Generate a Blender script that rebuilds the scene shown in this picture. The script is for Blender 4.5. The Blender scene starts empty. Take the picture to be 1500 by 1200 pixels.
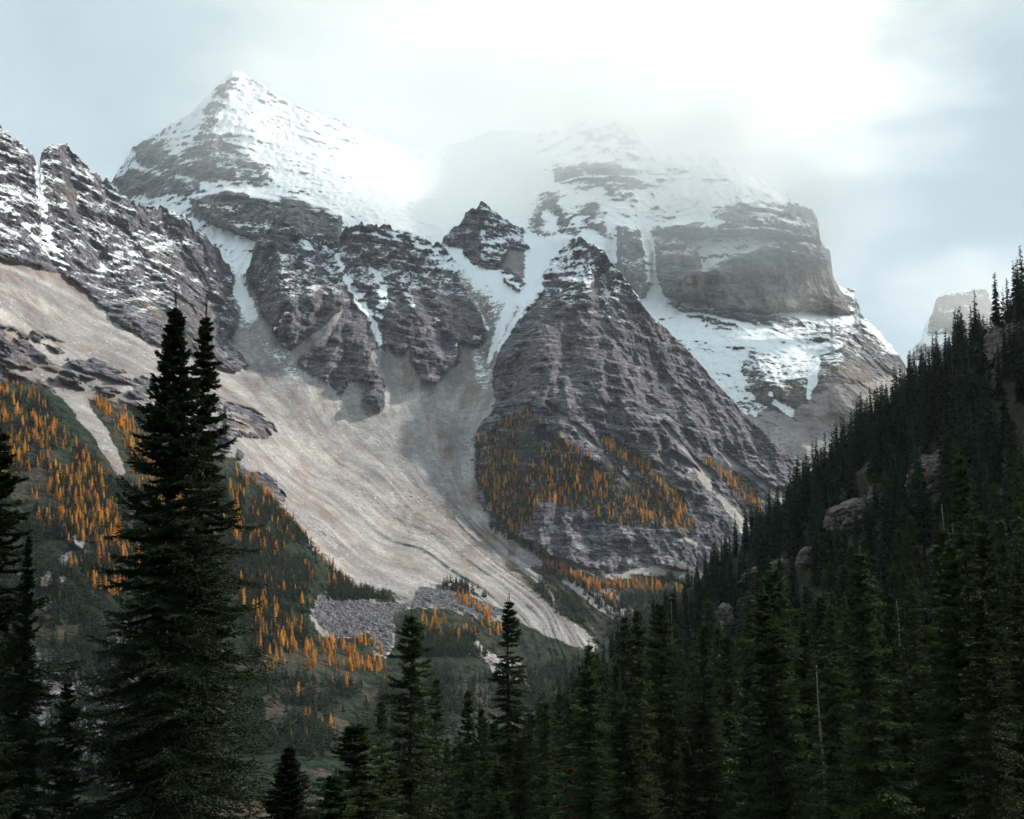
import bpy, math, random
import numpy as np
from math import radians as R
random.seed(7); rng = np.random.default_rng(7)
sc = bpy.context.scene
COL = sc.collection

# ------------------------------------------------------------------ camera
F = 1608.0            # focal length in photo pixels (photo 1500 x 1200)
PITCH = R(7.0)
cam = bpy.data.cameras.new('camera'); camo = bpy.data.objects.new('camera', cam); COL.objects.link(camo)
cam.sensor_fit = 'HORIZONTAL'; cam.sensor_width = 36.0; cam.lens = 36.0*F/1500.0
cam.clip_start = 0.5; cam.clip_end = 60000
camo.location = (0, 0, 0); camo.rotation_euler = (math.pi/2 + PITCH, 0, 0)
sc.camera = camo

# ------------------------------------------------------------------ light
SUN_AZ = R(57)        # from +Y towards +X
SUN_EL = R(32)
SUN_STR = 4.2
HAZE = 0.25e-4
EXPO = 0.46
sun = bpy.data.lights.new('sun', 'SUN'); suno = bpy.data.objects.new('sun', sun); COL.objects.link(suno)
sun.energy = SUN_STR; sun.angle = R(2.5); sun.color = (1.0, 0.93, 0.82)
suno.rotation_euler = (math.pi/2 - SUN_EL, 0, -SUN_AZ + math.pi)
suno.location = (0, 0, 300)

w = bpy.data.worlds.new('World'); sc.world = w; w.use_nodes = True
nt = w.node_tree; N = nt.nodes; L = nt.links; N.clear()
def nd(nt, typ, **kw):
    n = nt.nodes.new(typ)
    for k, v in kw.items():
        if k.startswith('i_'):
            key = k[2:]; key = int(key) if key.isdigit() else key.replace('_', ' ')
            n.inputs[key].default_value = v
        else: setattr(n, k, v)
    return n
out = nd(nt, 'ShaderNodeOutputWorld')
sky = nd(nt, 'ShaderNodeTexSky'); sky.sky_type = 'NISHITA'; sky.sun_disc = False
sky.sun_elevation = SUN_EL; sky.sun_rotation = SUN_AZ; sky.altitude = 2000; sky.air_density = 1; sky.dust_density = 2
bg1 = nd(nt, 'ShaderNodeBackground', i_Strength=0.09); L.new(sky.outputs[0], bg1.inputs[0])
# cloud deck laid out by sky direction: bright where the sun stands behind it
geo = nd(nt, 'ShaderNodeTexCoord')
def math_(nt, op, a, b=None, c=None, clamp=False):
    n = nt.nodes.new('ShaderNodeMath'); n.operation = op; n.use_clamp = clamp
    for i, v in enumerate((a, b, c)):
        if v is None: continue
        if isinstance(v, (int, float)): n.inputs[i].default_value = v
        else: nt.links.new(v, n.inputs[i])
    return n.outputs[0]
def mixc(nt, fac, a, b, typ='MIX'):
    n = nt.nodes.new('ShaderNodeMix'); n.data_type = 'RGBA'; n.blend_type = typ
    for s, v in ((n.inputs[0], fac), (n.inputs[6], a), (n.inputs[7], b)):
        if isinstance(v, (int, float)): s.default_value = v
        elif isinstance(v, tuple): s.default_value = (*v, 1) if len(v) == 3 else v
        else: nt.links.new(v, s)
    return n.outputs[2]
def mapr(nt, v, a, b, c=0.0, d=1.0, smooth=True):
    n = nt.nodes.new('ShaderNodeMapRange'); n.interpolation_type = 'SMOOTHSTEP' if smooth else 'LINEAR'
    nt.links.new(v, n.inputs[0])
    for i, x in enumerate((a, b, c, d)): n.inputs[i+1].default_value = x
    return n.outputs[0]
def noise(nt, vec, scale, detail=4, rough=0.5, dist=0.0, lac=2.0):
    n = nt.nodes.new('ShaderNodeTexNoise'); n.inputs['Scale'].default_value = scale
    n.inputs['Detail'].default_value = detail; n.inputs['Roughness'].default_value = rough
    n.inputs['Distortion'].default_value = dist; n.inputs['Lacunarity'].default_value = lac
    if vec is not None: nt.links.new(vec, n.inputs['Vector'])
    return n.outputs[0]
def vscale(nt, vec, s):
    n = nt.nodes.new('ShaderNodeMapping'); n.inputs['Scale'].default_value = s
    nt.links.new(vec, n.inputs[0]); return n.outputs[0]
def skydot(px, py):
    d = ray_dir(px, py); return d
def ray_dir(px, py):
    cx = (px-750)/F; cy = (600-py)/F
    c, s = math.cos(PITCH), math.sin(PITCH)
    v = np.array([cx, c - s*cy, s + c*cy]); return v/np.linalg.norm(v)
sp = nd(nt, 'ShaderNodeVectorMath', operation='NORMALIZE'); L.new(geo.outputs['Generated'], sp.inputs[0])
def lobe(px, py, inner, outer, warp):
    d = ray_dir(px, py)
    n = nd(nt, 'ShaderNodeVectorMath', operation='DOT_PRODUCT'); L.new(sp.outputs[0], n.inputs[0]); n.inputs[1].default_value = tuple(d)
    ang = math_(nt, 'ARCCOSINE', n.outputs['Value'])
    a2 = math_(nt, 'ADD', ang, warp)
    return mapr(nt, a2, R(outer), R(inner))
nz = noise(nt, sp.outputs[0], 3.2, 5, 0.5, 0.3)
nz2 = noise(nt, vscale(nt, sp.outputs[0], (1, 1, 2.2)), 7.0, 5, 0.55, 0.2)
warp = math_(nt, 'MULTIPLY_ADD', nz2, 0.34, -0.17)
l1 = lobe(960, -170, 14, 27, warp)        # glow behind the cloud
l2 = lobe(930, 190, 4, 12, warp)
glow = math_(nt, 'MAXIMUM', l1, l2)
cl = mixc(nt, mapr(nt, nz, 0.35, 0.65), (0.42, 0.54, 0.58), (0.58, 0.68, 0.70))
cl = mixc(nt, glow, cl, (0.73, 0.80, 0.745))
cl = mixc(nt, math_(nt, 'MULTIPLY', lobe(1500, 450, 8, 22, warp), 0.85), cl, (0.36, 0.475, 0.53))
bg2 = nd(nt, 'ShaderNodeBackground', i_Strength=0.95); L.new(cl, bg2.inputs[0])
ms = nd(nt, 'ShaderNodeMixShader', i_0=0.88); L.new(bg1.outputs[0], ms.inputs[1]); L.new(bg2.outputs[0], ms.inputs[2])
L.new(ms.outputs[0], out.inputs[0])
sc.view_settings.view_transform = 'Standard'; sc.view_settings.look = 'None'
sc.view_settings.exposure = EXPO; sc.view_settings.gamma = 1.0
cy = sc.cycles
cy.max_bounces = 12; cy.diffuse_bounces = 2; cy.glossy_bounces = 1; cy.transmission_bounces = 2
cy.volume_bounces = 12; cy.transparent_max_bounces = 4; cy.use_denoising = True
cy.use_adaptive_sampling = True; cy.adaptive_threshold = 0.02
try: cy.volume_max_steps = 64
except Exception: pass

# ------------------------------------------------------------------ numeric helpers
def pix(px, py, Y):
    """point at forward distance Y seen through photo pixel (px, py)"""
    cx = (np.asarray(px, float)-750)/F; cy_ = (600-np.asarray(py, float))/F
    c, s = math.cos(PITCH), math.sin(PITCH)
    dy = c - s*cy_; dz = s + c*cy_
    k = Y/dy
    return np.stack([cx*k, np.broadcast_to(Y, k.shape)*1.0, dz*k], -1)
def unpix(P):
    c, s = math.cos(PITCH), math.sin(PITCH)
    d = c*P[..., 1] + s*P[..., 2]; v = -s*P[..., 1] + c*P[..., 2]
    return 750 + F*P[..., 0]/d, 600 - F*v/d
def _h(ix, iy, iz, seed):
    h = (ix*374761393 + iy*668265263 + iz*2147483647 + seed*1274126177) & 0xffffffff
    h = ((h ^ (h >> 13))*1274126177) & 0xffffffff
    h = ((h ^ (h >> 16))*2246822519) & 0xffffffff
    return ((h ^ (h >> 15)) & 0xffffff)/float(0xffffff)*2-1
def vnoise(P, scale, seed=0, lin=False):
    """smooth value noise in -1..1, P (n,3), scale = feature size"""
    Q = P/scale; I = np.floor(Q).astype(np.int64); f = Q-I; f = f if lin else f*f*f*(f*(f*6-15)+10)
    r = 0
    for dx in (0, 1):
        wx = f[..., 0] if dx else 1-f[..., 0]
        for dy in (0, 1):
            wy = f[..., 1] if dy else 1-f[..., 1]
            for dz in (0, 1):
                wz = f[..., 2] if dz else 1-f[..., 2]
                r = r + wx*wy*wz*_h(I[..., 0]+dx, I[..., 1]+dy, I[..., 2]+dz, seed)
    return r
def fbm(P, scale, oct=4, gain=0.5, seed=0):
    a = 1; r = 0; t = 0
    for o in range(oct):
        r = r + a*vnoise(P, scale/2**o + 0.0, seed+o*17); t += a; a *= gain
    return r/t
def ridged(P, scale, oct=4, gain=0.55, seed=0):
    a = 1; r = 0; t = 0
    for o in range(oct):
        n = 1-np.abs(vnoise(P, scale/1.9**o, seed+o*31))*1.6; r = r + a*n; t += a; a *= gain
    return r/t
_a, _b = 0.61, 0.37
ROTM = np.array([[math.cos(_a), -math.sin(_a), 0], [math.sin(_a), math.cos(_a), 0], [0, 0, 1]])@np.array([[math.cos(_b), 0, math.sin(_b)], [0, 1, 0], [-math.sin(_b), 0, math.cos(_b)]])
def facet(P, scale, oct=4, gain=0.55, seed=0):
    """creased, planar-sided relief: broken rock instead of rounded lumps"""
    a = 1; r = 0; t = 0; Q = P
    for o in range(oct):
        Q = Q@ROTM; n = 1-np.abs(vnoise(Q, scale/2.1**o, seed+o*31, True))*1.8; r = r+a*n; t += a; a *= gain
    return r/t
def tps(pts):
    pts = np.array(pts, float); X = pts[:, :2]/500; v = pts[:, 2]; n = len(X)
    d = np.linalg.norm(X[:, None]-X[None], axis=-1); K = np.where(d > 0, d*d*np.log(d+1e-12), 0) + np.eye(n)*1e-3
    A = np.zeros((n+3, n+3)); A[:n, :n] = K; A[:n, n] = 1; A[:n, n+1:] = X; A[n, :n] = 1; A[n+1:, :n] = X.T
    c = np.linalg.solve(A, np.r_[v, 0, 0, 0])
    def f(x, y):
        x = np.asarray(x, float)/500; y = np.asarray(y, float)/500; r = c[n] + c[n+1]*x + c[n+2]*y
        for i in range(n):
            d2 = (x-X[i, 0])**2 + (y-X[i, 1])**2; r = r + c[i]*0.5*d2*np.log(d2+1e-20)
        return r
    return f
def sdf(poly, x, y):
    """signed distance in px, positive inside"""
    p = np.array(poly, float); n = len(p); d = np.full(x.shape, 1e18); ins = np.zeros(x.shape, bool)
    for i in range(n):
        a = p[i]; b = p[(i+1) % n]; e = b-a; wx = x-a[0]; wy = y-a[1]
        t = np.clip((wx*e[0]+wy*e[1])/(e@e+1e-9), 0, 1); d = np.minimum(d, (wx-e[0]*t)**2+(wy-e[1]*t)**2)
        c = ((a[1] > y) != (b[1] > y)); ins ^= c & (x < (b[0]-a[0])*(y-a[1])/((b[1]-a[1]) if b[1] != a[1] else 1e-9)+a[0])
    return np.where(ins, 1, -1)*np.sqrt(d)
def stroke(pts, x, y):
    """distance to a polyline minus its width; pts (x,y,halfwidth); positive inside"""
    best = np.full(x.shape, -1e9)
    for (ax, ay, aw), (bx, by, bw) in zip(pts[:-1], pts[1:]):
        ex, ey = bx-ax, by-ay; wx = x-ax; wy = y-ay
        t = np.clip((wx*ex+wy*ey)/(ex*ex+ey*ey+1e-9), 0, 1)
        best = np.maximum(best, aw+(bw-aw)*t-np.sqrt((wx-ex*t)**2+(wy-ey*t)**2))
    return best
def ss(x, a, b):
    t = np.clip((x-a)/(b-a), 0, 1); return t*t*(3-2*t)

# ------------------------------------------------------------------ mesh helpers
def mesh_obj(name, V, T, mats, parent=None, attrs=None, smooth=False, matidx=None, nq=3):
    me = bpy.data.meshes.new(name); V = np.asarray(V, np.float32); T = np.asarray(T, np.int32)
    k = T.shape[1]
    me.vertices.add(len(V)); me.vertices.foreach_set('co', V.ravel())
    me.loops.add(T.size); me.loops.foreach_set('vertex_index', T.ravel())
    me.polygons.add(len(T)); me.polygons.foreach_set('loop_start', np.arange(0, T.size, k, dtype=np.int32))
    me.polygons.foreach_set('loop_total', np.full(len(T), k, np.int32))
    if smooth: me.polygons.foreach_set('use_smooth', np.ones(len(T), bool))
    for m in (mats if isinstance(mats, (list, tuple)) else [mats]): me.materials.append(m)
    if matidx is not None: me.polygons.foreach_set('material_index', np.asarray(matidx, np.int32))
    for an, av in (attrs or {}).items():
        a = me.attributes.new(an, 'FLOAT', 'POINT'); a.data.foreach_set('value', np.asarray(av, np.float32))
    me.update(calc_edges=True)
    o = bpy.data.objects.new(name, me); COL.objects.link(o)
    if parent: o.parent = parent
    return o
def tag(o, label=None, cat=None, group=None, kind=None):
    if label: o['label'] = label
    if cat: o['category'] = cat
    if group: o['group'] = group
    if kind: o['kind'] = kind
    return o
def grid_faces(nr, ncol):
    i = np.arange(nr-1)[:, None]*ncol + np.arange(ncol-1)[None]
    return np.stack([i, i+1, i+ncol+1, i+ncol], -1).reshape(-1, 4)

# ------------------------------------------------------------------ materials
def new_mat(name):
    m = bpy.data.materials.new(name); m.use_nodes = True; m.node_tree.nodes.clear(); return m, m.node_tree
def attr(nt, name):
    n = nd(nt, 'ShaderNodeAttribute', attribute_name=name); return n.outputs['Fac']
def principled(nt, col, rough=0.95, normal=None, spec=0.1, transl=None):
    b = nd(nt, 'ShaderNodeBsdfPrincipled'); o = nd(nt, 'ShaderNodeOutputMaterial')
    if isinstance(col, tuple): b.inputs['Base Color'].default_value = (*col, 1)
    else: nt.links.new(col, b.inputs['Base Color'])
    if isinstance(rough, (int, float)): b.inputs['Roughness'].default_value = rough
    else: nt.links.new(rough, b.inputs['Roughness'])
    b.inputs['Specular IOR Level'].default_value = spec
    if normal is not None: nt.links.new(normal, b.inputs['Normal'])
    if transl:
        t = nd(nt, 'ShaderNodeBsdfTranslucent'); m = nd(nt, 'ShaderNodeMixShader', i_0=transl)
        if isinstance(col, tuple): t.inputs[0].default_value = (*col, 1)
        else: nt.links.new(col, t.inputs[0])
        nt.links.new(b.outputs[0], m.inputs[1]); nt.links.new(t.outputs[0], m.inputs[2]); nt.links.new(m.outputs[0], o.inputs[0])
    else: nt.links.new(b.outputs[0], o.inputs[0])
def sig(nt, v, k): return math_(nt, 'MULTIPLY_ADD', v, k, -0.5*k)
def mulc(nt, c, m): return mixc(nt, 1.0, c, m, 'MULTIPLY')
def mountain_material(name, rockA, rockB, rockC, strat=16.0, fine=1.0, snowcol=(0.88, 0.91, 0.93), dip=(0.0, 0.0)):
    """rock with strata, scree, brush and snow; who lies where comes from mesh attributes (world-fixed)"""
    m, nt = new_mat(name); L = nt.links
    tc = nd(nt, 'ShaderNodeTexCoord'); P0 = tc.outputs['Object']
    mp = nd(nt, 'ShaderNodeMapping'); mp.inputs['Rotation'].default_value = (dip[0], dip[1], 0); L.new(P0, mp.inputs[0]); Pd = mp.outputs[0]
    P = P0
    g = nd(nt, 'ShaderNodeNewGeometry')
    sep = nd(nt, 'ShaderNodeSeparateXYZ'); L.new(g.outputs['Normal'], sep.inputs[0])
    n1 = noise(nt, P, 0.006/fine, 6, 0.6); n2 = noise(nt, P, 0.05/fine, 7, 0.65); n3 = noise(nt, P, 0.26/fine, 5, 0.75)
    st = noise(nt, vscale(nt, Pd, (0.010/fine, 0.010/fine, 1.3/strat)), 1.0, 6, 0.66, 0.5)          # thick beds
    st2 = noise(nt, vscale(nt, Pd, (0.035/fine, 0.035/fine, 0.28/fine)), 1.0, 5, 0.7, 0.6)           # thin ledges
    jt = noise(nt, vscale(nt, P, (0.16/fine, 0.16/fine, 0.022/fine)), 1.0, 5, 0.65, 0.4)             # upright joints
    rock = mixc(nt, mapr(nt, st, 0.40, 0.60), rockA, rockB)
    rock = mixc(nt, math_(nt, 'MULTIPLY', mapr(nt, n1, 0.48, 0.62), 0.8), rock, rockC)
    rock = mulc(nt, rock, mixc(nt, mapr(nt, n2, 0.36, 0.64), (0.72, 0.72, 0.76), (1.22, 1.2, 1.17)))
    rock = mulc(nt, rock, mixc(nt, mapr(nt, st2, 0.42, 0.58), (0.42, 0.42, 0.46), (1.35, 1.33, 1.30)))
    rock = mulc(nt, rock, mixc(nt, mapr(nt, jt, 0.36, 0.52), (0.42, 0.42, 0.45), (1.1, 1.1, 1.1)))
    warm = attr(nt, 'warm')
    wcol = mixc(nt, mapr(nt, n2, 0.40, 0.6), tuple(c*(1.0 if fine < 1.5 else 1.6) for c in (0.115, 0.088, 0.07)), tuple(c*(1.0 if fine < 1.5 else 1.6) for c in (0.25, 0.195, 0.15)))
    wcol = mulc(nt, wcol, mixc(nt, mapr(nt, jt, 0.38, 0.55), (0.5, 0.5, 0.53), (1.1, 1.1, 1.1)))
    rock = mixc(nt, mapr(nt, math_(nt, 'ADD', warm, sig(nt, st, 1.5)), 0.25, 0.8), rock, wcol)
    # dust and chips lie on the ledges
    du = math_(nt, 'ADD', math_(nt, 'MULTIPLY_ADD', sep.outputs[2], 1.5, -0.95), math_(nt, 'ADD', sig(nt, st2, 3.0), sig(nt, n2, 3.0)))
    rock = mixc(nt, mapr(nt, du, 0.2, 1.0, 0.0, 0.6), rock, (0.22, 0.205, 0.205))
    # scree: long runnels of finer and coarser stone
    sc1 = mixc(nt, mapr(nt, noise(nt, P, 0.012/fine, 6, 0.62), 0.40, 0.60), (0.275, 0.262, 0.258), (0.355, 0.343, 0.333))
    sc1 = mulc(nt, sc1, mixc(nt, mapr(nt, n3, 0.36, 0.66), (0.78, 0.78, 0.80), (1.15, 1.15, 1.15)))
    sc1 = mulc(nt, sc1, mixc(nt, mapr(nt, n2, 0.40, 0.60), (0.86, 0.86, 0.87), (1.08, 1.08, 1.07)))
    cmb = nd(nt, 'ShaderNodeCombineXYZ'); L.new(math_(nt, 'MULTIPLY', attr(nt, 'flow'), 9.0), cmb.inputs[0]); spz = nd(nt, 'ShaderNodeSeparateXYZ'); L.new(P0, spz.inputs[0])
    L.new(math_(nt, 'MULTIPLY', spz.outputs[2], 0.009), cmb.inputs[1]); L.new(math_(nt, 'MULTIPLY', spz.outputs[1], 0.003), cmb.inputs[2])
    fs = noise(nt, cmb.outputs[0], 1.0, 7, 0.68, 0.3)
    sc1 = mulc(nt, sc1, mixc(nt, mapr(nt, fs, 0.38, 0.62), (0.90, 0.89, 0.89), (1.08, 1.07, 1.07)))
    cm2 = nd(nt, 'ShaderNodeCombineXYZ'); L.new(math_(nt, 'MULTIPLY', attr(nt, 'flow'), 2.4), cm2.inputs[0]); L.new(math_(nt, 'MULTIPLY', spz.outputs[2], 0.006), cm2.inputs[1])
    sc1 = mulc(nt, sc1, mixc(nt, mapr(nt, noise(nt, cm2.outputs[0], 1.0, 5, 0.6, 0.4), 0.40, 0.60), (0.76, 0.76, 0.78), (1.16, 1.15, 1.12)))
    vor = nd(nt, 'ShaderNodeTexVoronoi', i_Scale=0.16/fine); L.new(P, vor.inputs['Vector'])
    sv = nd(nt, 'ShaderNodeSeparateColor'); L.new(vor.outputs['Color'], sv.inputs[0])
    blk = math_(nt, 'MULTIPLY', mapr(nt, vor.outputs['Distance'], 0.16, 0.34, 1.0, 0.0), mapr(nt, math_(nt, 'ADD', sv.outputs[0], sig(nt, n1, 3)), 0.72, 0.78))
    sc1 = mixc(nt, blk, sc1, mixc(nt, mapr(nt, sv.outputs[1], 0.45, 0.55), (0.09, 0.085, 0.09), (0.58, 0.56, 0.53)))
    redn = attr(nt, 'red')
    sc1 = mixc(nt, redn, sc1, mixc(nt, mapr(nt, n2, 0.38, 0.62), (0.13, 0.085, 0.07), (0.25, 0.175, 0.145)))
    wsc = attr(nt, 'scree'); e = math_(nt, 'ADD', wsc, math_(nt, 'ADD', sig(nt, n2, 1.6), sig(nt, n3, 0.7)))
    escr = mapr(nt, e, 0.42, 0.58)
    col = mixc(nt, escr, rock, sc1)
    # rubble
    bl = attr(nt, 'boulder')
    vb = nd(nt, 'ShaderNodeTexVoronoi', i_Scale=0.34/fine); L.new(P, vb.inputs['Vector'])
    sepc = nd(nt, 'ShaderNodeSeparateColor'); L.new(vb.outputs['Color'], sepc.inputs[0])
    bc = mixc(nt, sepc.outputs[0], (0.06, 0.06, 0.072), (0.20, 0.195, 0.215))
    bc = mixc(nt, mapr(nt, vb.outputs['Distance'], 0.35, 0.7), bc, (0.035, 0.035, 0.04))
    col = mixc(nt, mapr(nt, math_(nt, 'ADD', bl, sig(nt, n2, 2.6)), 0.4, 0.6), col, bc)
    # low brush
    wv = attr(nt, 'veg'); ev = math_(nt, 'ADD', wv, math_(nt, 'ADD', sig(nt, n2, 2.4), sig(nt, n3, 1.2)))
    vs = noise(nt, vscale(nt, P, (0.11/fine, 0.11/fine, 0.05/fine)), 1.0, 6, 0.75)
    vg = mixc(nt, mapr(nt, vs, 0.42, 0.58), (0.002, 0.006, 0.005), (0.022, 0.036, 0.020))
    br = mixc(nt, mapr(nt, n3, 0.38, 0.62), (0.020, 0.016, 0.014), (0.10, 0.078, 0.062))
    vg = mixc(nt, math_(nt, 'MULTIPLY', mapr(nt, math_(nt, 'ADD', n1, sig(nt, n2, 0.8)), 0.50, 0.60), attr(nt, 'brown')), vg, br)
    col = mixc(nt, mapr(nt, ev, 0.42, 0.58), col, vg)
    # snow settles on ledges and in gullies
    sn = attr(nt, 'snow')
    s1 = math_(nt, 'MULTIPLY_ADD', sep.outputs[2], 1.3, -0.72)
    tot = math_(nt, 'ADD', math_(nt, 'ADD', sn, s1), math_(nt, 'ADD', sig(nt, n2, 1.4), math_(nt, 'ADD', sig(nt, st2, 1.3), math_(nt, 'ADD', sig(nt, n3, 1.6), sig(nt, jt, 1.2)))))
    gate = mapr(nt, sn, 0.02, 0.12)
    sf = math_(nt, 'MULTIPLY', mapr(nt, tot, 0.50, 0.64), gate)
    col = mixc(nt, sf, col, snowcol)
    bmp = nd(nt, 'ShaderNodeBump', i_Strength=1.0, i_Distance=4.5*fine)
    hh = math_(nt, 'ADD', math_(nt, 'ADD', n2, math_(nt, 'MULTIPLY', jt, 0.7)), math_(nt, 'ADD', math_(nt, 'MULTIPLY', n3, 0.5), math_(nt, 'ADD', math_(nt, 'MULTIPLY', st, 0.8), math_(nt, 'MULTIPLY', st2, 0.7))))
    soft = math_(nt, 'SUBTRACT', 1.0, math_(nt, 'MULTIPLY', math_(nt, 'MAXIMUM', sf, escr), 0.75))
    L.new(math_(nt, 'MULTIPLY', hh, soft), bmp.inputs['Height'])
    principled(nt, col, 0.95, bmp.outputs[0], 0.08)
    return m

# ------------------------------------------------------------------ relief layers
def layer(name, ctrl, sil, bottom, x0, x1, dx, nrow, zones, detail, mat, back=700, backdrop=520, jag=3.0, jagseed=3):
    D = tps(ctrl)
    u = np.arange(x0, x1+dx, dx); sil = np.array(sil, float)
    S = np.interp(u, sil[:, 0], sil[:, 1])
    q = np.stack([u, u*0, u*0], -1)
    S = S - jag*(1.2*(ridged(q, 26, 4, 0.75, jagseed)-0.45)+0.7*vnoise(q, 5, jagseed+2)+0.5*vnoise(q, 2.6, jagseed+3))*np.interp(u, *(JAGW[name]))
    B = np.interp(u, *zip(*bottom))
    t = np.linspace(0, 1, nrow); kw_ = np.hanning(int(90/dx)|1); kw_ /= kw_.sum(); hw = len(kw_)//2; Ss = np.convolve(np.pad(S, hw, mode='edge'), kw_, 'valid')
    X = np.broadcast_to(u[None], (nrow, len(u))).copy(); Yp = Ss[None] + (B-Ss)[None]*t[:, None] + (S-Ss)[None]*((1-t)**5)[:, None]
    dep = D(X, Yp)
    P = pix(X, Yp, dep)
    att = zones(X, Yp, P)
    dep2 = dep + detail(X, Yp, P, att)
    # keep each column receding upward so that the surface stays a terrain
    P = pix(X, Yp, dep2)
    # the far side falls away behind the crest
    nb = 14; bk = []
    top = P[0]
    for k in range(nb, 0, -1):
        f = k/nb; q = top.copy()
        dirv = top[:, :2]/np.linalg.norm(top[:, :2], axis=1, keepdims=True)
        q[:, :2] += dirv*back*f; q[:, 2] -= backdrop*f**0.9 + 14*vnoise(q, 60, 5)*min(1, k/2)
        bk.append(q)
    V = np.concatenate([np.array(bk), P], 0)
    A = {k: np.concatenate([np.repeat(v[:1], nb, 0), v], 0).ravel() for k, v in att.items()}
    for z in ('flow', 'snow', 'scree', 'veg', 'warm', 'red', 'boulder', 'brown'):
        A.setdefault(z, np.zeros(V.shape[0]*V.shape[1]))
    o = mesh_obj(name, V.reshape(-1, 3), grid_faces(*V.shape[:2])[:, ::-1], mat, attrs=A, smooth=True)
    o['kind'] = 'structure'
    # a sampler so that trees can be stood on this ground
    def ground(px, py):
        ci = np.clip((np.asarray(px)-x0)/dx, 0, len(u)-1.001); c0 = ci.astype(int)
        ri = np.array([np.interp(y_, Yp[:, c_], np.arange(nrow)) for y_, c_ in zip(np.asarray(py), c0)]); ri = np.clip(ri, 0, nrow-1.001); r0 = ri.astype(int)
        fc = (ci-c0)[:, None]; fr = (ri-r0)[:, None]
        return (P[r0, c0]*(1-fc)*(1-fr)+P[r0, c0+1]*fc*(1-fr)+P[r0+1, c0]*(1-fc)*fr+P[r0+1, c0+1]*fc*fr)
    return o, ground

JAGW = {}
FLOW = []
for s_, pl in enumerate([[(-100, 600), (60, 700), (200, 800), (380, 900), (520, 960)], [(-100, 420), (0, 450), (200, 560), (340, 650), (420, 730), (500, 800), (600, 860)], [(-100, 330), (0, 390), (150, 460), (300, 560), (400, 650), (500, 725), (620, 800), (710, 860)],
                          [(340, 400), (380, 500), (430, 590), (500, 680), (600, 760), (720, 840), (800, 905)], [(540, 420), (560, 520), (590, 620), (640, 720), (720, 810), (830, 915)], [(735, 420), (718, 540), (692, 610), (682, 680), (702, 750), (760, 810), (850, 890)],
                          [(860, 380), (830, 500), (800, 620), (800, 720), (850, 820), (930, 900)], [(1000, 480), (1000, 600), (1040, 720), (1090, 800)], [(1400, 600), (1250, 760), (1250, 900)]]):
    FLOW += [(a, b, float(s_)) for a, b in pl]
FLOWF = tps(FLOW)
def streak(X, Y, P, freq, seed):
    f = FLOWF(X, Y); q = np.stack([f*freq, P[..., 2]/170.0, P[..., 1]/300.0], -1)
    return f, fbm(q, 1.0, 4, 0.6, seed)
# ---- front range: left ridge, towers, dark pyramid, scree bowl, valley and the larch spur
A_SIL = [(-400, 60), (-200, 110), (-60, 160), (0, 187), (12, 195), (30, 210), (50, 228), (57, 243), (60, 222), (70, 211), (85, 208), (100, 216), (115, 232), (130, 245), (150, 262), (160, 262),
 (170, 282), (185, 291), (205, 301), (222, 303), (235, 300), (260, 312), (280, 322), (284, 336), (300, 346), (318, 358), (325, 374), (340, 396), (352, 403),
 (360, 402), (366, 384), (374, 352), (381, 337), (395, 337), (400, 322), (406, 313), (414, 321), (425, 332), (440, 341), (455, 352), (475, 353), (490, 358), (496, 347),
 (508, 332), (525, 323), (535, 327), (545, 330), (560, 328), (575, 332), (590, 340), (610, 345), (635, 354), (646, 357), (650, 347), (665, 335), (680, 320), (682, 309),
 (698, 304), (706, 294), (713, 301), (722, 307), (740, 320), (758, 330), (772, 334), (790, 345), (806, 352), (835, 352), (850, 347), (865, 355), (885, 365), (891, 379),
 (905, 394), (925, 420), (935, 435), (948, 455), (962, 470), (985, 490), (1010, 515), (1025, 531), (1042, 553), (1065, 577), (1085, 601), (1110, 626), (1140, 651),
 (1160, 665), (1200, 700), (1300, 770), (1500, 880), (1700, 960), (1900, 1000)]
JAGW['mountain_ridge'] = ([-400, 350, 640, 650, 780, 800, 1160, 1900], [1.5, 1.5, 1.6, 1.2, 0.6, 0.9, 0.5, 0.3])
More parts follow.
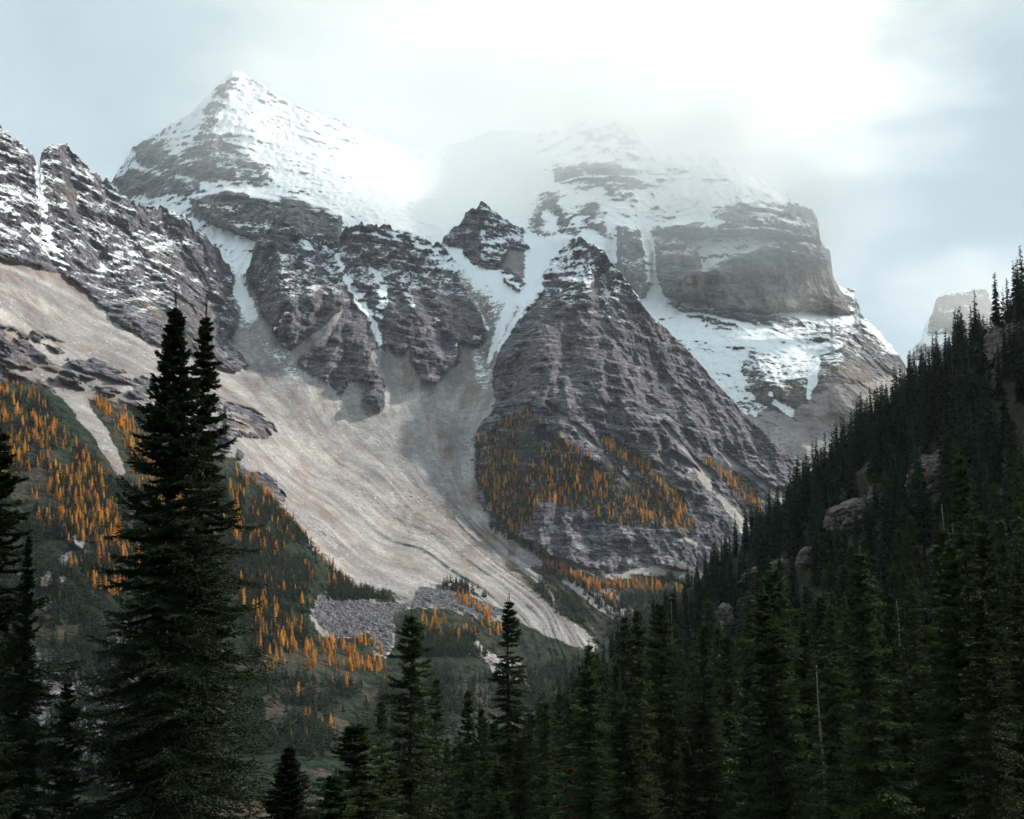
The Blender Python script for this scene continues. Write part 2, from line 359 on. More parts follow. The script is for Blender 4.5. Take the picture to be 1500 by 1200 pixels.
A_CTRL = [(-400, 100, 1750), (-200, 1300, 420), (-300, 600, 950), (0, 187, 1950), (0, 300, 1640), (0, 400, 1420), (0, 500, 1240), (0, 600, 1080), (0, 700, 960), (0, 800, 860), (0, 1000, 690), (0, 1200, 520), (0, 1300, 460),
 (160, 262, 2150), (160, 400, 1850), (150, 500, 1530), (150, 560, 1350), (150, 650, 1150), (150, 800, 950), (130, 870, 850), (130, 1050, 700), (170, 1200, 560),
 (260, 315, 2280), (250, 450, 1880), (250, 520, 1680), (250, 600, 1390), (250, 700, 1180), (250, 900, 960), (350, 402, 2400), (350, 500, 2150), (345, 560, 1900), (340, 620, 1500), (350, 670, 1330), (350, 760, 1180), (350, 900, 1020), (350, 1100, 760), (400, 1300, 470),
 (406, 313, 2450), (415, 450, 2130), (400, 560, 1960), (450, 700, 1560), (430, 770, 1290), (460, 860, 1170), (460, 960, 1040), (480, 1100, 780),
 (490, 358, 2540), (520, 330, 2560), (540, 450, 2230), (500, 560, 2030), (550, 600, 1960), (560, 700, 1720), (560, 800, 1480), (560, 870, 1300), (560, 960, 1130), (560, 1100, 850), (560, 1300, 560),
 (640, 356, 2650), (640, 500, 2220), (620, 620, 1960), (650, 750, 1680), (660, 860, 1400), (660, 960, 1200), (660, 1100, 900), (680, 1300, 620),
 (706, 296, 2780), (720, 380, 2560), (720, 500, 2280), (712, 560, 2130), (700, 640, 1930), (690, 720, 1780), (740, 800, 1620), (760, 900, 1420), (850, 945, 1380), (780, 1000, 1230), (800, 1300, 700),
 (800, 350, 2740), (800, 400, 2500), (850, 348, 2540), (750, 520, 2120), (800, 450, 2250), (770, 620, 1890), (800, 700, 1740), (820, 800, 1640), (870, 840, 1570), (900, 500, 2150), (900, 600, 1950), (900, 750, 1730),
 (1000, 510, 2350), (1000, 620, 2010), (1000, 720, 1840), (1000, 830, 1680), (1000, 900, 1600), (1100, 640, 2180), (1100, 750, 1900), (1150, 800, 1850), (1160, 665, 2200), (1300, 770, 2200), (1300, 1000, 1700), (1500, 880, 2300), (1500, 1300, 900), (1900, 1000, 2400), (1900, 1300, 1200), (1100, 1300, 760), (1000, 1050, 1250)]
ROCK_LEFT = [(-500, 0), (-400, 300), (-100, 360), (0, 378), (45, 388), (90, 402), (130, 432), (168, 470), (215, 500), (245, 512), (300, 530), (345, 546), (364, 535), (350, 518), (332, 500), (345, 480), (352, 450), (345, 405), (330, 340), (200, 200), (100, 100)]
ROCK_TOWERS = [(352, 400), (352, 200), (640, 200), (646, 357), (660, 378), (668, 402), (682, 428), (702, 458), (714, 484), (702, 505), (672, 503), (670, 530), (640, 563), (616, 558), (602, 532), (598, 505), (591, 520), (576, 522), (563, 497), (561, 540), (573, 562), (576, 590), (556, 604), (530, 586), (545, 562), (512, 558), (497, 580), (475, 561), (440, 541), (434, 530), (456, 508), (472, 486), (452, 487), (441, 500), (421, 512), (400, 500), (394, 478), (380, 456), (378, 432), (358, 416)]
BUTTE = [(644, 354), (665, 330), (682, 300), (706, 280), (735, 305), (762, 332), (776, 362), (768, 368), (748, 362), (740, 376), (734, 391), (714, 393), (680, 380), (678, 362), (660, 357)]
CRAG = [(735, 396), (746, 392), (770, 415), (760, 427), (739, 414)]
PYR = [(797, 398), (806, 380), (830, 350), (850, 330), (1000, 440), (1250, 690), (1400, 800), (1300, 900), (1100, 900), (1005, 838), (960, 826), (900, 838), (868, 838), (800, 812), (762, 788), (722, 766), (706, 740), (698, 706), (694, 672), (700, 628), (724, 592), (722, 556), (728, 520), (745, 488), (762, 458), (786, 430)]
SPUR_ROCK = [(-400, 430), (0, 476), (60, 486), (100, 505), (135, 525), (180, 540), (240, 560), (300, 575), (370, 600), (400, 620), (408, 632), (385, 642), (350, 640), (330, 655), (340, 665), (290, 650), (250, 640), (200, 600), (150, 575), (100, 570), (60, 565), (0, 560), (-400, 540)]
SPUR_ROCK2 = [(345, 655), (385, 690), (425, 725), (415, 735), (380, 718), (350, 690)]
CLIFF_LEFT = [(20, 830), (70, 800), (130, 840), (190, 880), (210, 960), (180, 1060), (200, 1150), (60, 1170), (40, 1000), (0, 930), (0, 860)]
VEG_MAIN = [(-500, 555), (0, 555), (60, 560), (110, 590), (150, 585), (200, 600), (250, 640), (340, 672), (400, 728), (450, 784), (480, 826), (520, 858), (560, 868), (590, 874), (600, 880), (640, 848), (690, 856), (720, 882), (760, 902), (800, 926), (862, 950), (866, 930), (830, 905), (800, 876), (768, 846), (750, 832), (800, 830), (840, 850), (900, 892), (925, 905), (900, 870), (860, 850), (830, 836), (900, 846), (960, 840), (1050, 850), (1100, 880), (1900, 1000), (1900, 1400), (-500, 1400)]
BOULDERS = [(470, 868), (520, 872), (560, 884), (600, 880), (620, 858), (680, 866), (705, 880), (740, 898), (745, 912), (700, 905), (640, 888), (600, 892), (575, 905), (578, 940), (566, 962), (545, 955), (540, 928), (500, 936), (470, 930), (452, 905)]
SNOW_SADDLE = [(648, 356), (678, 366), (690, 385), (735, 395), (762, 420), (770, 405), (768, 370), (765, 330), (800, 300), (838, 345), (832, 358), (806, 384), (790, 425), (765, 452), (745, 485), (732, 515), (716, 530), (714, 500), (708, 470), (690, 432), (672, 400), (660, 375)]
LARCH_PYR = [(700, 645), (735, 618), (770, 600), (800, 625), (840, 655), (900, 690), (950, 715), (1000, 745), (1015, 775), (960, 775), (880, 765), (830, 745), (790, 735), (770, 790), (740, 775), (712, 745), (700, 700)]
def zonesA(X, Y, P):
    wx = 5*fbm(P, 40, 3, 0.6, 11); wy = 5*fbm(P, 40, 3, 0.6, 12)
    x = X+wx; y = Y+wy
    rk = np.maximum.reduce([sdf(ROCK_LEFT, x, y), sdf(ROCK_TOWERS, x, y), sdf(BUTTE, x, y), sdf(CRAG, x, y), sdf(PYR, x, y)])
    sp1 = np.maximum(sdf(SPUR_ROCK, x, y), sdf(SPUR_ROCK2, x, y))
    scree = 1-ss(rk, -9, 9)
    spurm = ss(sp1, -4, 4)*ss(fbm(P*np.array([1, 1, 2.0]), 38, 4, 0.6, 21)+0.32, 0.1, 0.4)
    scree = scree*(1-0.95*spurm)
    cliff = sdf(CLIFF_LEFT, x+wx*2, y)
    # pale runnels across the rock
    run = [[(556, 500, 5), (552, 478, 3), (520, 440, 1.5), (505, 410, 1)], [(556, 520, 12), (575, 560, 12), (580, 610, 16)], [(1095, 775, 9), (1068, 742, 5), (1040, 712, 4), (1018, 690, 3), (985, 664, 2)],
           [(905, 700, 3), (880, 660, 4), (850, 632, 3), (800, 590, 2)], [(1040, 700, 5), (1000, 655, 4), (970, 620, 2)], [(1150, 730, 6), (1090, 690, 4), (1045, 655, 2)],
           [(960, 760, 4), (935, 725, 4), (900, 690, 3)], [(470, 500, 10), (490, 470, 4), (500, 455, 2)], [(350, 400, 8), (356, 445, 13), (372, 480, 16), (400, 530, 22)]]
    rn = np.maximum.reduce([stroke(r, x, y) for r in run])
    scree = np.maximum(scree, ss(rn, -6, 4)*0.9)
    steep_r = ss(fbm(P*np.array([1, 1, 1]), 60, 3, 0.6, 77), 0.1, 0.5)*ss(sdf(PYR, x, y), 0, 10)*ss(Y, 560, 700)*(X > 830)*0.55
    scree = np.maximum(scree, steep_r)
    veg = ss(sdf(VEG_MAIN, x, y), -14, 14)
    tracks = [[(85, 555, 9), (120, 600, 11), (150, 640, 10), (175, 690, 5)], [(620, 848, 5), (700, 862, 6), (800, 925, 5), (868, 948, 4)], [(760, 830, 4), (800, 856, 3), (812, 886, 2)], [(830, 850, 3), (880, 885, 6), (930, 915, 8)],
              [(120, 770, 5), (105, 815, 9), (80, 850, 12), (60, 880, 16)], [(700, 945, 3), (735, 990, 5), (775, 1000, 5)], [(690, 955, 3), (760, 975, 3)]]
    tr = np.maximum.reduce([stroke(r, x, y) for r in tracks])
    veg = veg*(1-ss(tr, -6, 4))
    cl = ss(cliff, -6, 8)*ss(fbm(P, 45, 4, 0.6, 55), -0.12, 0.2)*0.85
    veg = veg*(1-cl); scree = scree*(1-ss(cliff, -34, -6))
    lp = sdf(LARCH_PYR, x, y)
    veg = np.maximum(veg, ss(lp, -20, 20)*0.66)
    veg = np.maximum(veg, 0.75*ss(stroke([(885, 640, 6), (940, 680, 12), (990, 730, 14), (1000, 765, 10)], x, y), -6, 4))
    veg = np.maximum(veg, 0.6*ss(stroke([(1035, 672, 5), (1075, 700, 12), (1115, 728, 14)], x, y), -6, 4))
    gp = [(756, 838), (790, 834), (830, 862), (880, 902), (888, 922), (862, 928), (820, 902), (785, 868)]
    veg = np.maximum(veg, 0.85*ss(sdf(gp, x, y), -4, 4))
    veg = veg*(1-0.6*ss(tr, -3, 2))
    bl = ss(sdf(BOULDERS, x, y), -9, 9); veg = veg*(1-bl)
    mz = ss(stroke([(670, 955, 4), (700, 965, 6), (770, 985, 8), (840, 1000, 5)], x, y), -6, 4)*0.55; bl = np.maximum(bl, mz)
    # snow
    alt = ss(-Y, -500, -260)
    sn = np.zeros_like(X)
    left = ss(rk, -2, 2)*(X < 352)
    sn = np.maximum(sn, left*(0.20*ss(-Y, -470, -380)+0.10)*ss(-(Y-0.9*X*0.55), -430, -300))
    tow = (X >= 352)*(X < 720)
    sn = np.maximum(sn, tow*0.22*ss(-Y, -470, -390))
    sn = np.maximum(sn, ss(sdf(PYR, x, y), 0, 4)*(0.42*ss(-(Y-0.25*(X-850)), -480, -370)+0.05))
    big = [[(57, 245, 5), (62, 300, 6), (72, 355, 7), (92, 388, 9)], [(0, 300, 5), (40, 330, 4), (80, 380, 4)], [(352, 398, 8), (354, 430, 10), (368, 462, 11)], [(425, 338, 3), (450, 362, 8), (478, 362, 5)], [(492, 375, 3), (508, 412, 5), (530, 440, 6), (545, 470, 5), (556, 500, 2)],
           [(545, 396, 3), (562, 415, 6), (560, 445, 6), (550, 480, 3)], [(560, 345, 4), (600, 352, 6), (640, 372, 9), (662, 395, 8)], [(395, 480, 2), (400, 485, 3), (425, 455, 2)], [(590, 420, 2), (605, 450, 2)],
           [(500, 352, 2), (520, 340, 3), (550, 340, 3)], [(640, 470, 2), (670, 510, 1)]]
    b = np.maximum.reduce([stroke(r, x, y) for r in big])
    sn = np.maximum(sn, ss(b, -4, 3)*0.85)
    sn = np.maximum(sn, ss(sdf(SNOW_SADDLE, x, y), -4, 5)*(0.40+0.6*ss(-(Y+0.5*(700-X)), -440, -380)))
    st2 = np.maximum.reduce([stroke(r, x, y) for r in ([(755, 430, 7), (738, 470, 6), (722, 512, 4), (714, 530, 1.5)], [(790, 425, 5), (755, 468, 4), (728, 515, 2)], [(718, 400, 3), (728, 440, 2)])])
    sn = np.maximum(sn, ss(st2, -2, 2)*1.3)
    dots = ss(stroke([(370, 470, 20), (415, 520, 16), (430, 545, 8)], x, y), -8, 8)*0.14+ss(stroke([(700, 500, 16), (712, 560, 10)], x, y), -6, 6)*0.16
    sn = np.maximum(sn, dots)
    bt = ss(sdf(BUTTE, x, y), 0, 5); sn = np.where(bt > 0.5, 0.30*(X > 705)+0.10, sn)
    red = np.clip(ss(stroke([(640, 640, 10), (690, 720, 14), (730, 790, 22), (790, 860, 12)], x, y), -14, 8)*ss(vnoise(P*np.array([1, .35, .35]), 14, 44), -0.3, 0.5), 0, 1)*0.85
    red = np.maximum(red, 0.45*ss(fbm(P*np.array([1, 0.35, 0.35]), 30, 3, 0.6, 91), 0.12, 0.5))
    warm = 0.6*ss(fbm(P, 90, 3, 0.5, 31), 0.1, 0.5)*((X < 420) | (X > 640)*(X < 780)*(Y < 420)) + 0.25*((X > 470)*(X < 640)*(Y < 400))
    warm = np.maximum(warm, 0.5*ss(sdf([(975, 820), (1005, 826), (1030, 860), (960, 850)], x, y), -5, 5))
    brown = 0.6+0.4*ss(Y, 980, 1080)+0.5*ss(sdf(CLIFF_LEFT, x, y), -60, 0)
    fl_, stk = streak(X, Y, P, 6.0, 41)
    red = np.maximum(red, 0.35*ss(vnoise(np.stack([fl_*13+2.2*fbm(P, 120, 4, .6, 5), P[..., 2]/260, P[..., 1]/900], -1), 1.0, 47), 0.05, 0.35)*ss(Y, 660, 770)*ss(fl_, 1.7, 2.2)*(1-ss(fl_, 3.9, 4.3)))
    red = np.clip(np.maximum(red, 0.5*ss(stk, 0.15, 0.5)), 0, 1)
    return dict(flow=fl_, snow=np.clip(sn, 0, 1.5), scree=scree, veg=veg, boulder=bl, red=red, warm=np.clip(warm, 0, 1), brown=np.clip(brown, 0, 1))
def terrace(P, h, seed, warp=0.6, dip=0.0, sharp=0.68):
    z = P[..., 2]+dip*P[..., 0]; q = np.stack([z*0+3, z*0, z], -1)
    zz = z/h+warp*vnoise(q, h*2.6, seed)+1.15*fbm(P, h*6, 4, 0.6, seed+1)
    f = zz-np.floor(zz); lay = _h(np.floor(zz).astype(np.int64), np.zeros(z.shape, np.int64), np.zeros(z.shape, np.int64), seed+2)
    return (ss(f, sharp, 1.0)-f)*(0.75+0.5*lay)
def ribs(P, sc_, seed, down=0.14):
    w_ = np.stack([fbm(P, sc_*2.2, 3, 0.5, seed+5)*sc_*0.5, P[..., 0]*0, P[..., 0]*0], -1)
    return facet((P+w_)*np.array([1.0, down, down]), sc_, 4, 0.55, seed)
def detailA(X, Y, P, a):
    rock = (1-ss(a['scree'], 0.2, 0.7))*(1-ss(a['veg'], 0.3, 0.7)*0.6)*(1-a['boulder'])
    stretch = np.array([1.0, 0.55, 0.35])
    r1 = facet(P*stretch, 85, 5, 0.55, 3); r2 = facet(P*np.array([1, 0.5, 0.45])+300, 26, 4, 0.6, 9)
    stz = P[..., 2]*1.0+0.10*P[..., 0]+9*fbm(P, 90, 2, 0.5, 71)
    q = np.stack([P[..., 0]*0.02, P[..., 1]*0.02, stz], -1)
    led = vnoise(q, 9.0, 61)+0.6*vnoise(q, 4.2, 62)
    rb1 = ribs(P, 95, 701, 0.2); rb2 = ribs(P, 34, 711, 0.25); rb3 = ribs(P, 13, 721, 0.4)
    tm = 0.15+0.75*ss(fbm(P*np.array([1, 1, 1.6]), 110, 3, 0.6, 911), -0.25, 0.35)
    T1 = terrace(P, 33, 801, dip=0.10); T2 = terrace(P+fbm(P, 60, 2, .5, 3)[..., None]*8, 12, 811, dip=0.08)
    rk = rock*(-36*(r1-0.5)-15*(r2-0.45)-80*(rb1-0.5)-30*(rb2-0.5)-6*(rb3-0.5)+(28*T1+14*T2)*(0.18+0.7*tm)+6*fbm(P, 13, 3, 0.7, 5))
    sm = (1-rock)
    fl = fbm(P*np.array([1.0, 0.22, 0.22]), 40, 4, 0.55, 13)
    _, s1_ = streak(X, Y, P, 5.0, 43); _, s2_ = streak(X, Y, P, 16.0, 45)
    scr = sm*(8*s1_+2.5*s2_+1.6*fbm(P, 9, 3, 0.6, 15)+14*fbm(P, 220, 2, 0.5, 14)+2*vnoise(np.stack([_*13+2.2*fbm(P, 120, 4, .6, 5), P[..., 2]/260, P[..., 1]/900], -1), 1.0, 47)*ss(X, 560, 700)*ss(Y, 640, 760))
    vg = sm*ss(a['veg'], 0.4, 0.7)*(10*fbm(P, 50, 4, 0.6, 18))
    bl = a['boulder']*5*fbm(P, 7, 3, 0.7, 19)
    # the crags stand proud of the scree
    proud = -20*ss(sdf(ROCK_TOWERS, X, Y), -5, 6)*ss(Y, 320, 420) - 20*ss(sdf(BUTTE, X, Y), -2, 14)-28*ss(sdf(SPUR_ROCK, X, Y), -4, 12)*(X > 330)
    proud = proud - 20*ss(sdf(ROCK_LEFT, X, Y), -4, 7)*ss(Y, 260, 400)
    gul = 0
    for s in ([(490, 360, 4), (505, 410, 6), (530, 445, 8), (560, 505, 12), (580, 560, 14)], [(548, 392, 5), (560, 430, 8), (552, 480, 6)], [(655, 400, 4), (690, 460, 8), (700, 520, 10)], [(345, 400, 8), (356, 450, 12)], [(1000, 530, 3), (1060, 640, 6), (1100, 760, 8)], [(800, 420, 3), (830, 520, 5), (880, 640, 7)], [(885, 400, 3), (920, 500, 6), (960, 600, 7)]):
        gul = gul + 42*ss(stroke(s, X, Y), -26, 8)
    for s in ([(470, 355, 2), (478, 420, 3), (468, 480, 5)], [(535, 345, 2), (540, 400, 3)], [(590, 350, 2), (600, 400, 3), (622, 450, 4), (652, 505, 5)], [(430, 355, 2), (440, 440, 4), (446, 500, 5)], [(386, 345, 1.5), (393, 400, 3), (382, 440, 3)], [(150, 262, 2), (172, 330, 4), (215, 400, 5), (250, 470, 6)],
              [(230, 305, 2), (270, 380, 4), (310, 450, 5), (335, 510, 5)], [(100, 218, 2), (112, 300, 3), (150, 380, 5)], [(850, 355, 2), (843, 450, 4), (820, 560, 5), (800, 640, 6)], [(912, 410, 2), (960, 520, 4), (1010, 640, 5), (1060, 740, 6)], [(782, 440, 2), (765, 520, 4), (745, 620, 5)], [(565, 350, 1.5), (572, 395, 3), (585, 450, 4)], [(510, 345, 1.5), (514, 400, 3)], [(885, 385, 2), (880, 480, 4), (900, 600, 5), (930, 700, 6)]):
        gul = gul + 34*ss(stroke([(a+2.5*math.sin(b*.13), b, c) for a, b, c in s], X+6*fbm(P, 45, 3, .6, 77), Y), -13, 3)
    gul = gul*ss(P[..., 1], 1200, 1700)
    return rk+scr+vg+bl+proud+gul*1.0
MAT_A = mountain_material('mountain_rock', (0.088, 0.088, 0.112), (0.205, 0.196, 0.226), (0.178, 0.158, 0.168), 16)
moA, gA = layer('mountain_ridge', A_CTRL, A_SIL, [(-500, 1320), (2000, 1320)], -400, 1900, 1.6, 640, zonesA, detailA, MAT_A, back=500, backdrop=430)
moA['label'] = 'dark rocky ridge with towers and pyramid above pale scree slopes and brushy valley'

# ---- snow peak, glacier saddle and the castle-like cliffs behind
B_SIL = [(-400, 420), (-100, 330), (60, 290), (140, 275), (165, 262), (180, 240), (195, 215), (230, 195), (280, 165), (300, 146), (315, 130), (332, 110), (342, 103), (352, 104), (365, 111), (400, 135), (440, 155), (500, 177), (560, 205), (600, 219), (650, 214),
 (700, 198), (720, 190), (770, 192), (800, 196), (830, 188), (850, 178), (870, 172), (905, 176), (930, 188), (945, 215), (960, 228), (1000, 226), (1050, 236), (1100, 255), (1130, 275), (1160, 292), (1188, 302), (1198, 322), (1202, 352), (1216, 365), (1220, 402),
 (1228, 420), (1252, 424), (1262, 460), (1288, 485), (1308, 510), (1326, 532), (1336, 556), (1400, 590), (1600, 650), (1900, 700)]
JAGW['snow_mountain'] = ([-400, 160, 560, 620, 800, 860, 1000, 1180, 1220, 1900], [0.8, 0.9, 0.8, 0.5, 1.2, 2.8, 3.2, 2.4, 1.0, 0.8])
B_CTRL = [(-400, 420, 4800), (-400, 700, 4000), (100, 280, 4500), (100, 600, 3400), (165, 262, 4400), (342, 103, 4500), (310, 200, 4150), (230, 230, 4250), (420, 200, 4350), (340, 300, 3850), (440, 290, 3900), (440, 350, 3700), (300, 350, 3700), (340, 450, 3450), (500, 177, 4700), (560, 300, 4050), (600, 219, 4850), (640, 300, 4220),
 (640, 420, 3700), (720, 192, 5050), (720, 260, 4520), (760, 330, 4100), (760, 450, 3400), (870, 172, 4600), (870, 240, 4250), (880, 300, 3900), (870, 360, 3600), (900, 450, 3350), (1000, 226, 4300), (950, 330, 3850), (960, 400, 3600), (950, 480, 3300), (1050, 290, 3850), (1100, 255, 4150), (1100, 370, 3600), (1100, 450, 3480), (1000, 400, 3600), (1000, 500, 3150), (1060, 590, 2800), (1150, 500, 3150),
 (1190, 302, 4000), (1205, 352, 3850), (1180, 400, 3620), (1180, 460, 3500), (1240, 430, 3750), (1250, 500, 3300), (1326, 532, 3500), (1110, 520, 2980), (1180, 560, 2820), (1235, 512, 3000), (1290, 570, 2850), (1180, 650, 2500), (1250, 620, 2600), (1330, 620, 2750), (1330, 750, 2300), (1100, 700, 2400), (1500, 620, 3400), (1500, 800, 2600), (1900, 700, 4000), (1900, 900, 3000), (600, 700, 2900), (0, 700, 3200)]
BRK = dict(
 peakface=[(300, 150), (335, 106), (345, 112), (322, 165), (312, 195), (342, 214), (392, 240), (398, 262), (370, 272), (330, 268), (300, 262), (270, 250), (268, 225), (290, 190)],
 band=[(280, 290), (330, 276), (400, 290), (442, 296), (445, 352), (360, 346), (318, 330), (290, 315)],
 block=[(412, 288), (430, 286), (500, 314), (500, 355), (420, 348)],
 leftband=[(168, 262), (195, 252), (250, 262), (290, 268), (300, 278), (240, 285), (180, 280)],
 leftband2=[(195, 215), (215, 208), (260, 230), (290, 250), (240, 250), (200, 235)],
 cap=[(960, 340), (985, 322), (1040, 330), (1060, 318), (1085, 290), (1110, 300), (1150, 305), (1185, 298), (1202, 325), (1206, 356), (1160, 352), (1100, 342), (1050, 345), (1000, 348)],
 big=[(1000, 400), (1035, 392), (1075, 372), (1130, 352), (1185, 352), (1218, 368), (1222, 405), (1245, 460), (1180, 454), (1110, 458), (1050, 450), (1030, 442), (1000, 430)],
 left=[(960, 352), (990, 346), (1020, 365), (1030, 400), (1030, 440), (1000, 440), (974, 430), (962, 395)],
 rib=[(905, 330), (938, 332), (955, 370), (955, 415), (940, 435), (925, 420), (905, 385)],
 low=[(975, 432), (1040, 450), (1180, 470), (1260, 470), (1340, 560), (1300, 570), (1240, 512), (1180, 505), (1120, 495), (1040, 475), (985, 455)],
 midband=[(810, 235), (880, 240), (930, 245), (932, 290), (900, 285), (870, 262), (815, 262)],
 mid2=[(850, 190), (900, 178), (930, 190), (930, 230), (880, 225)],
 c1=[(745, 312), (765, 276), (790, 310), (800, 325), (790, 350), (760, 335)], c2=[(800, 300), (815, 292), (835, 318), (842, 340), (825, 335)], c3=[(852, 330), (868, 285), (886, 310), (888, 340)],
 tower=[(1228, 424), (1252, 424), (1262, 465), (1236, 455)])
HILL = [(1085, 545), (1098, 508), (1115, 512), (1140, 522), (1180, 524), (1200, 520), (1236, 508), (1262, 524), (1300, 556), (1340, 600), (1300, 640), (1220, 620), (1190, 640), (1160, 610), (1110, 590)]
def zonesB(X, Y, P):
    wx = 6*fbm(P, 90, 4, 0.6, 111); wy = 5*fbm(P, 90, 4, 0.6, 112); x = X+wx; y = Y+wy
    rk = np.maximum.reduce([sdf(v, x, y) for v in BRK.values()]); hl = sdf(HILL, x, y)
    sn = 1.25-0.66*ss(rk, -12, 10)-0.22*ss(Y, 300, 480)*(X > 940)+0.15*ss(-Y, -240, -160)
    sn = sn-0.80*ss(fbm(P*np.array([1, 1, 1.9]), 130, 4, 0.6, 191), -0.08, 0.28)*ss(X, 740, 800)*(1-ss(Y, 330, 380))*(Y < 380)-0.45*ss(fbm(P*np.array([1, 1, 1.5]), 110, 4, 0.6, 195), 0.0, 0.3)*(X < 540)*(Y < 300)
    sn = sn-0.18*ss(np.maximum.reduce([sdf(BRK[k], x, y) for k in ('peakface', 'band', 'leftband', 'leftband2', 'c1', 'c2', 'c3', 'midband')]), -8, 6)
    sn = sn-0.42*ss(np.maximum.reduce([sdf(BRK[k], x, y) for k in ('big', 'block', 'left', 'rib')]), -4, 4)-0.15*ss(sdf(BRK['cap'], x, y), -4, 4)
    st = fbm(P*np.array([0.12, 0.12, 1.0]), 34, 3, 0.6, 121)
    sn = sn-0.30*ss(fbm(P, 200, 3, 0.6, 131), -0.05, 0.4)*(X < 560)-0.25*ss(st, 0.1, 0.5)
    sn = sn-0.20*ss(Y, 440, 540)*(X > 940)
    gl = np.maximum(stroke([(560, 250, 20), (640, 270, 45), (700, 290, 50), (740, 300, 35)], x, y), sdf([(340, 170), (400, 190), (520, 240), (560, 300), (470, 250), (400, 235), (345, 205), (320, 175)], x, y))
    sn = np.maximum(sn, ss(gl, -30, 12)*1.35)
    sg = np.maximum.reduce([stroke(s, x, y) for s in ([(955, 440, 8), (985, 465, 12), (1040, 500, 10), (1080, 530, 5)], [(300, 320, 6), (340, 350, 14), (365, 390, 12)], [(940, 300, 10), (950, 360, 8), (955, 430, 7)], [(1060, 470, 5), (1130, 495, 9), (1190, 505, 7), (1215, 515, 3)])])
    sn = np.maximum(sn, ss(sg, -4, 4)*1.3)
    sn = np.where(hl > 0, 0.12+0.22*(X < 1190), sn)
    low = ss(Y-0.35*(1150-X), 545, 600)
    sn = sn*(1-low*(Y > 520))
    pt = np.maximum.reduce([stroke(s, x, y) for s in ([(1062, 568, 3), (1082, 582, 5)], [(1130, 578, 3), (1135, 592, 4), (1160, 603, 5)], [(1100, 604, 2), (1106, 608, 2)], [(1195, 530, 5), (1190, 560, 6), (1185, 580, 3)])])
    sn = np.maximum(sn, ss(pt, -2, 2)*1.4)
    scr = np.maximum(ss(Y-0.3*(1200-X), 560, 600)*(1-ss(hl, -4, 4)*(X < 1190)), ss(sdf([(1160, 600), (1200, 570), (1240, 560), (1290, 560), (1400, 640), (1200, 720)], x, y), -5, 5)*0.8)
    scr = np.maximum(scr, 0.6*ss(sdf([(950, 440), (1080, 540), (1180, 700), (1000, 600)], x, y), -8, 8))
    warm = np.clip(0.45*ss(sdf(BRK['big'], x, y), -4, 8)+0.55*ss(hl, -4, 6)+0.35*ss(sdf(BRK['left'], x, y), -4, 6)+0.3*ss(sdf(BRK['cap'], x, y), -4, 6), 0, 1)*ss(fbm(P*np.array([1, 1, .4]), 80, 3, 0.6, 141), -0.45, 0.25)
    return dict(snow=np.clip(sn, 0, 1.5), scree=scr, warm=warm, red=0.35*ss(hl, -20, 0))
def detailB(X, Y, P, a):
    rk = np.maximum.reduce([sdf(v, X, Y) for v in BRK.values()])
    rm = ss(rk, -10, 8)
    r1 = facet(P*np.array([1, .6, .35]), 170, 5, 0.55, 203); r2 = facet(P*np.array([1, .6, .3])+99, 48, 4, 0.6, 209)
    stz = P[..., 2]+0.05*P[..., 0]+14*fbm(P, 150, 2, 0.5, 271)
    q = np.stack([P[..., 0]*0.015, P[..., 1]*0.015, stz], -1)
    led = vnoise(q, 26, 261)+0.5*vnoise(q, 11, 262)
    gl = ss(stroke([(560, 250, 20), (640, 270, 45), (700, 290, 50), (740, 300, 35)], X, Y), -70, 25)
    amp = (0.45+0.55*rm)*(1-0.85*gl)
    pr = sum(-110*ss(sdf(BRK[k], X, Y), -3, 7)*ss(P[..., 1], 0, 1) for k in ('big', 'block', 'cap', 'left', 'rib', 'band'))-40*ss(sdf(BRK['midband'], X, Y), -8, 10)
    pr = pr-60*ss(sdf(HILL, X, Y), -3, 30)
    adm = ss(sdf(BRK['big'], X, Y), 0, 10)+ss(sdf(BRK['left'], X, Y), 0, 10)+ss(sdf(BRK['cap'], X, Y), 0, 10)
    pr = pr-55*(ribs(P, 42, 771, 0.1)-0.5)*adm-45*(facet(P, 90, 4, .6, 773)-0.5)*adm+60*terrace(P, 75, 871)*adm
    rb1 = ribs(P, 190, 751, 0.2); rb2 = ribs(P, 60, 761, 0.25)
    tm = 0.12+0.6*ss(fbm(P*np.array([1, 1, 1.6]), 260, 3, 0.6, 921), -0.2, 0.35)
    T1 = terrace(P, 92, 851, dip=0.06); T2 = terrace(P, 33, 861, dip=0.03)
    return amp*(-80*(r1-0.5)-30*(r2-0.45)-95*(rb1-0.5)-38*(rb2-0.5)+(85*T1+34*T2)*tm)+9*fbm(P, 20, 3, 0.6, 5)+pr*1.0
MAT_B = mountain_material('snow_mountain_rock', (0.12, 0.12, 0.135), (0.23, 0.225, 0.235), (0.21, 0.195, 0.19), 40, 2.0)
moB, gB = layer('snow_mountain', B_CTRL, B_SIL, [(-500, 640), (700, 560), (900, 640), (1000, 700), (1200, 820), (2000, 900)], -400, 1900, 1.7, 360, zonesB, detailB, MAT_B, back=1200, backdrop=900, jag=2.6, jagseed=50)
moB['label'] = 'snow-covered peak, glacier saddle and castle-like cliffs half hidden in cloud'

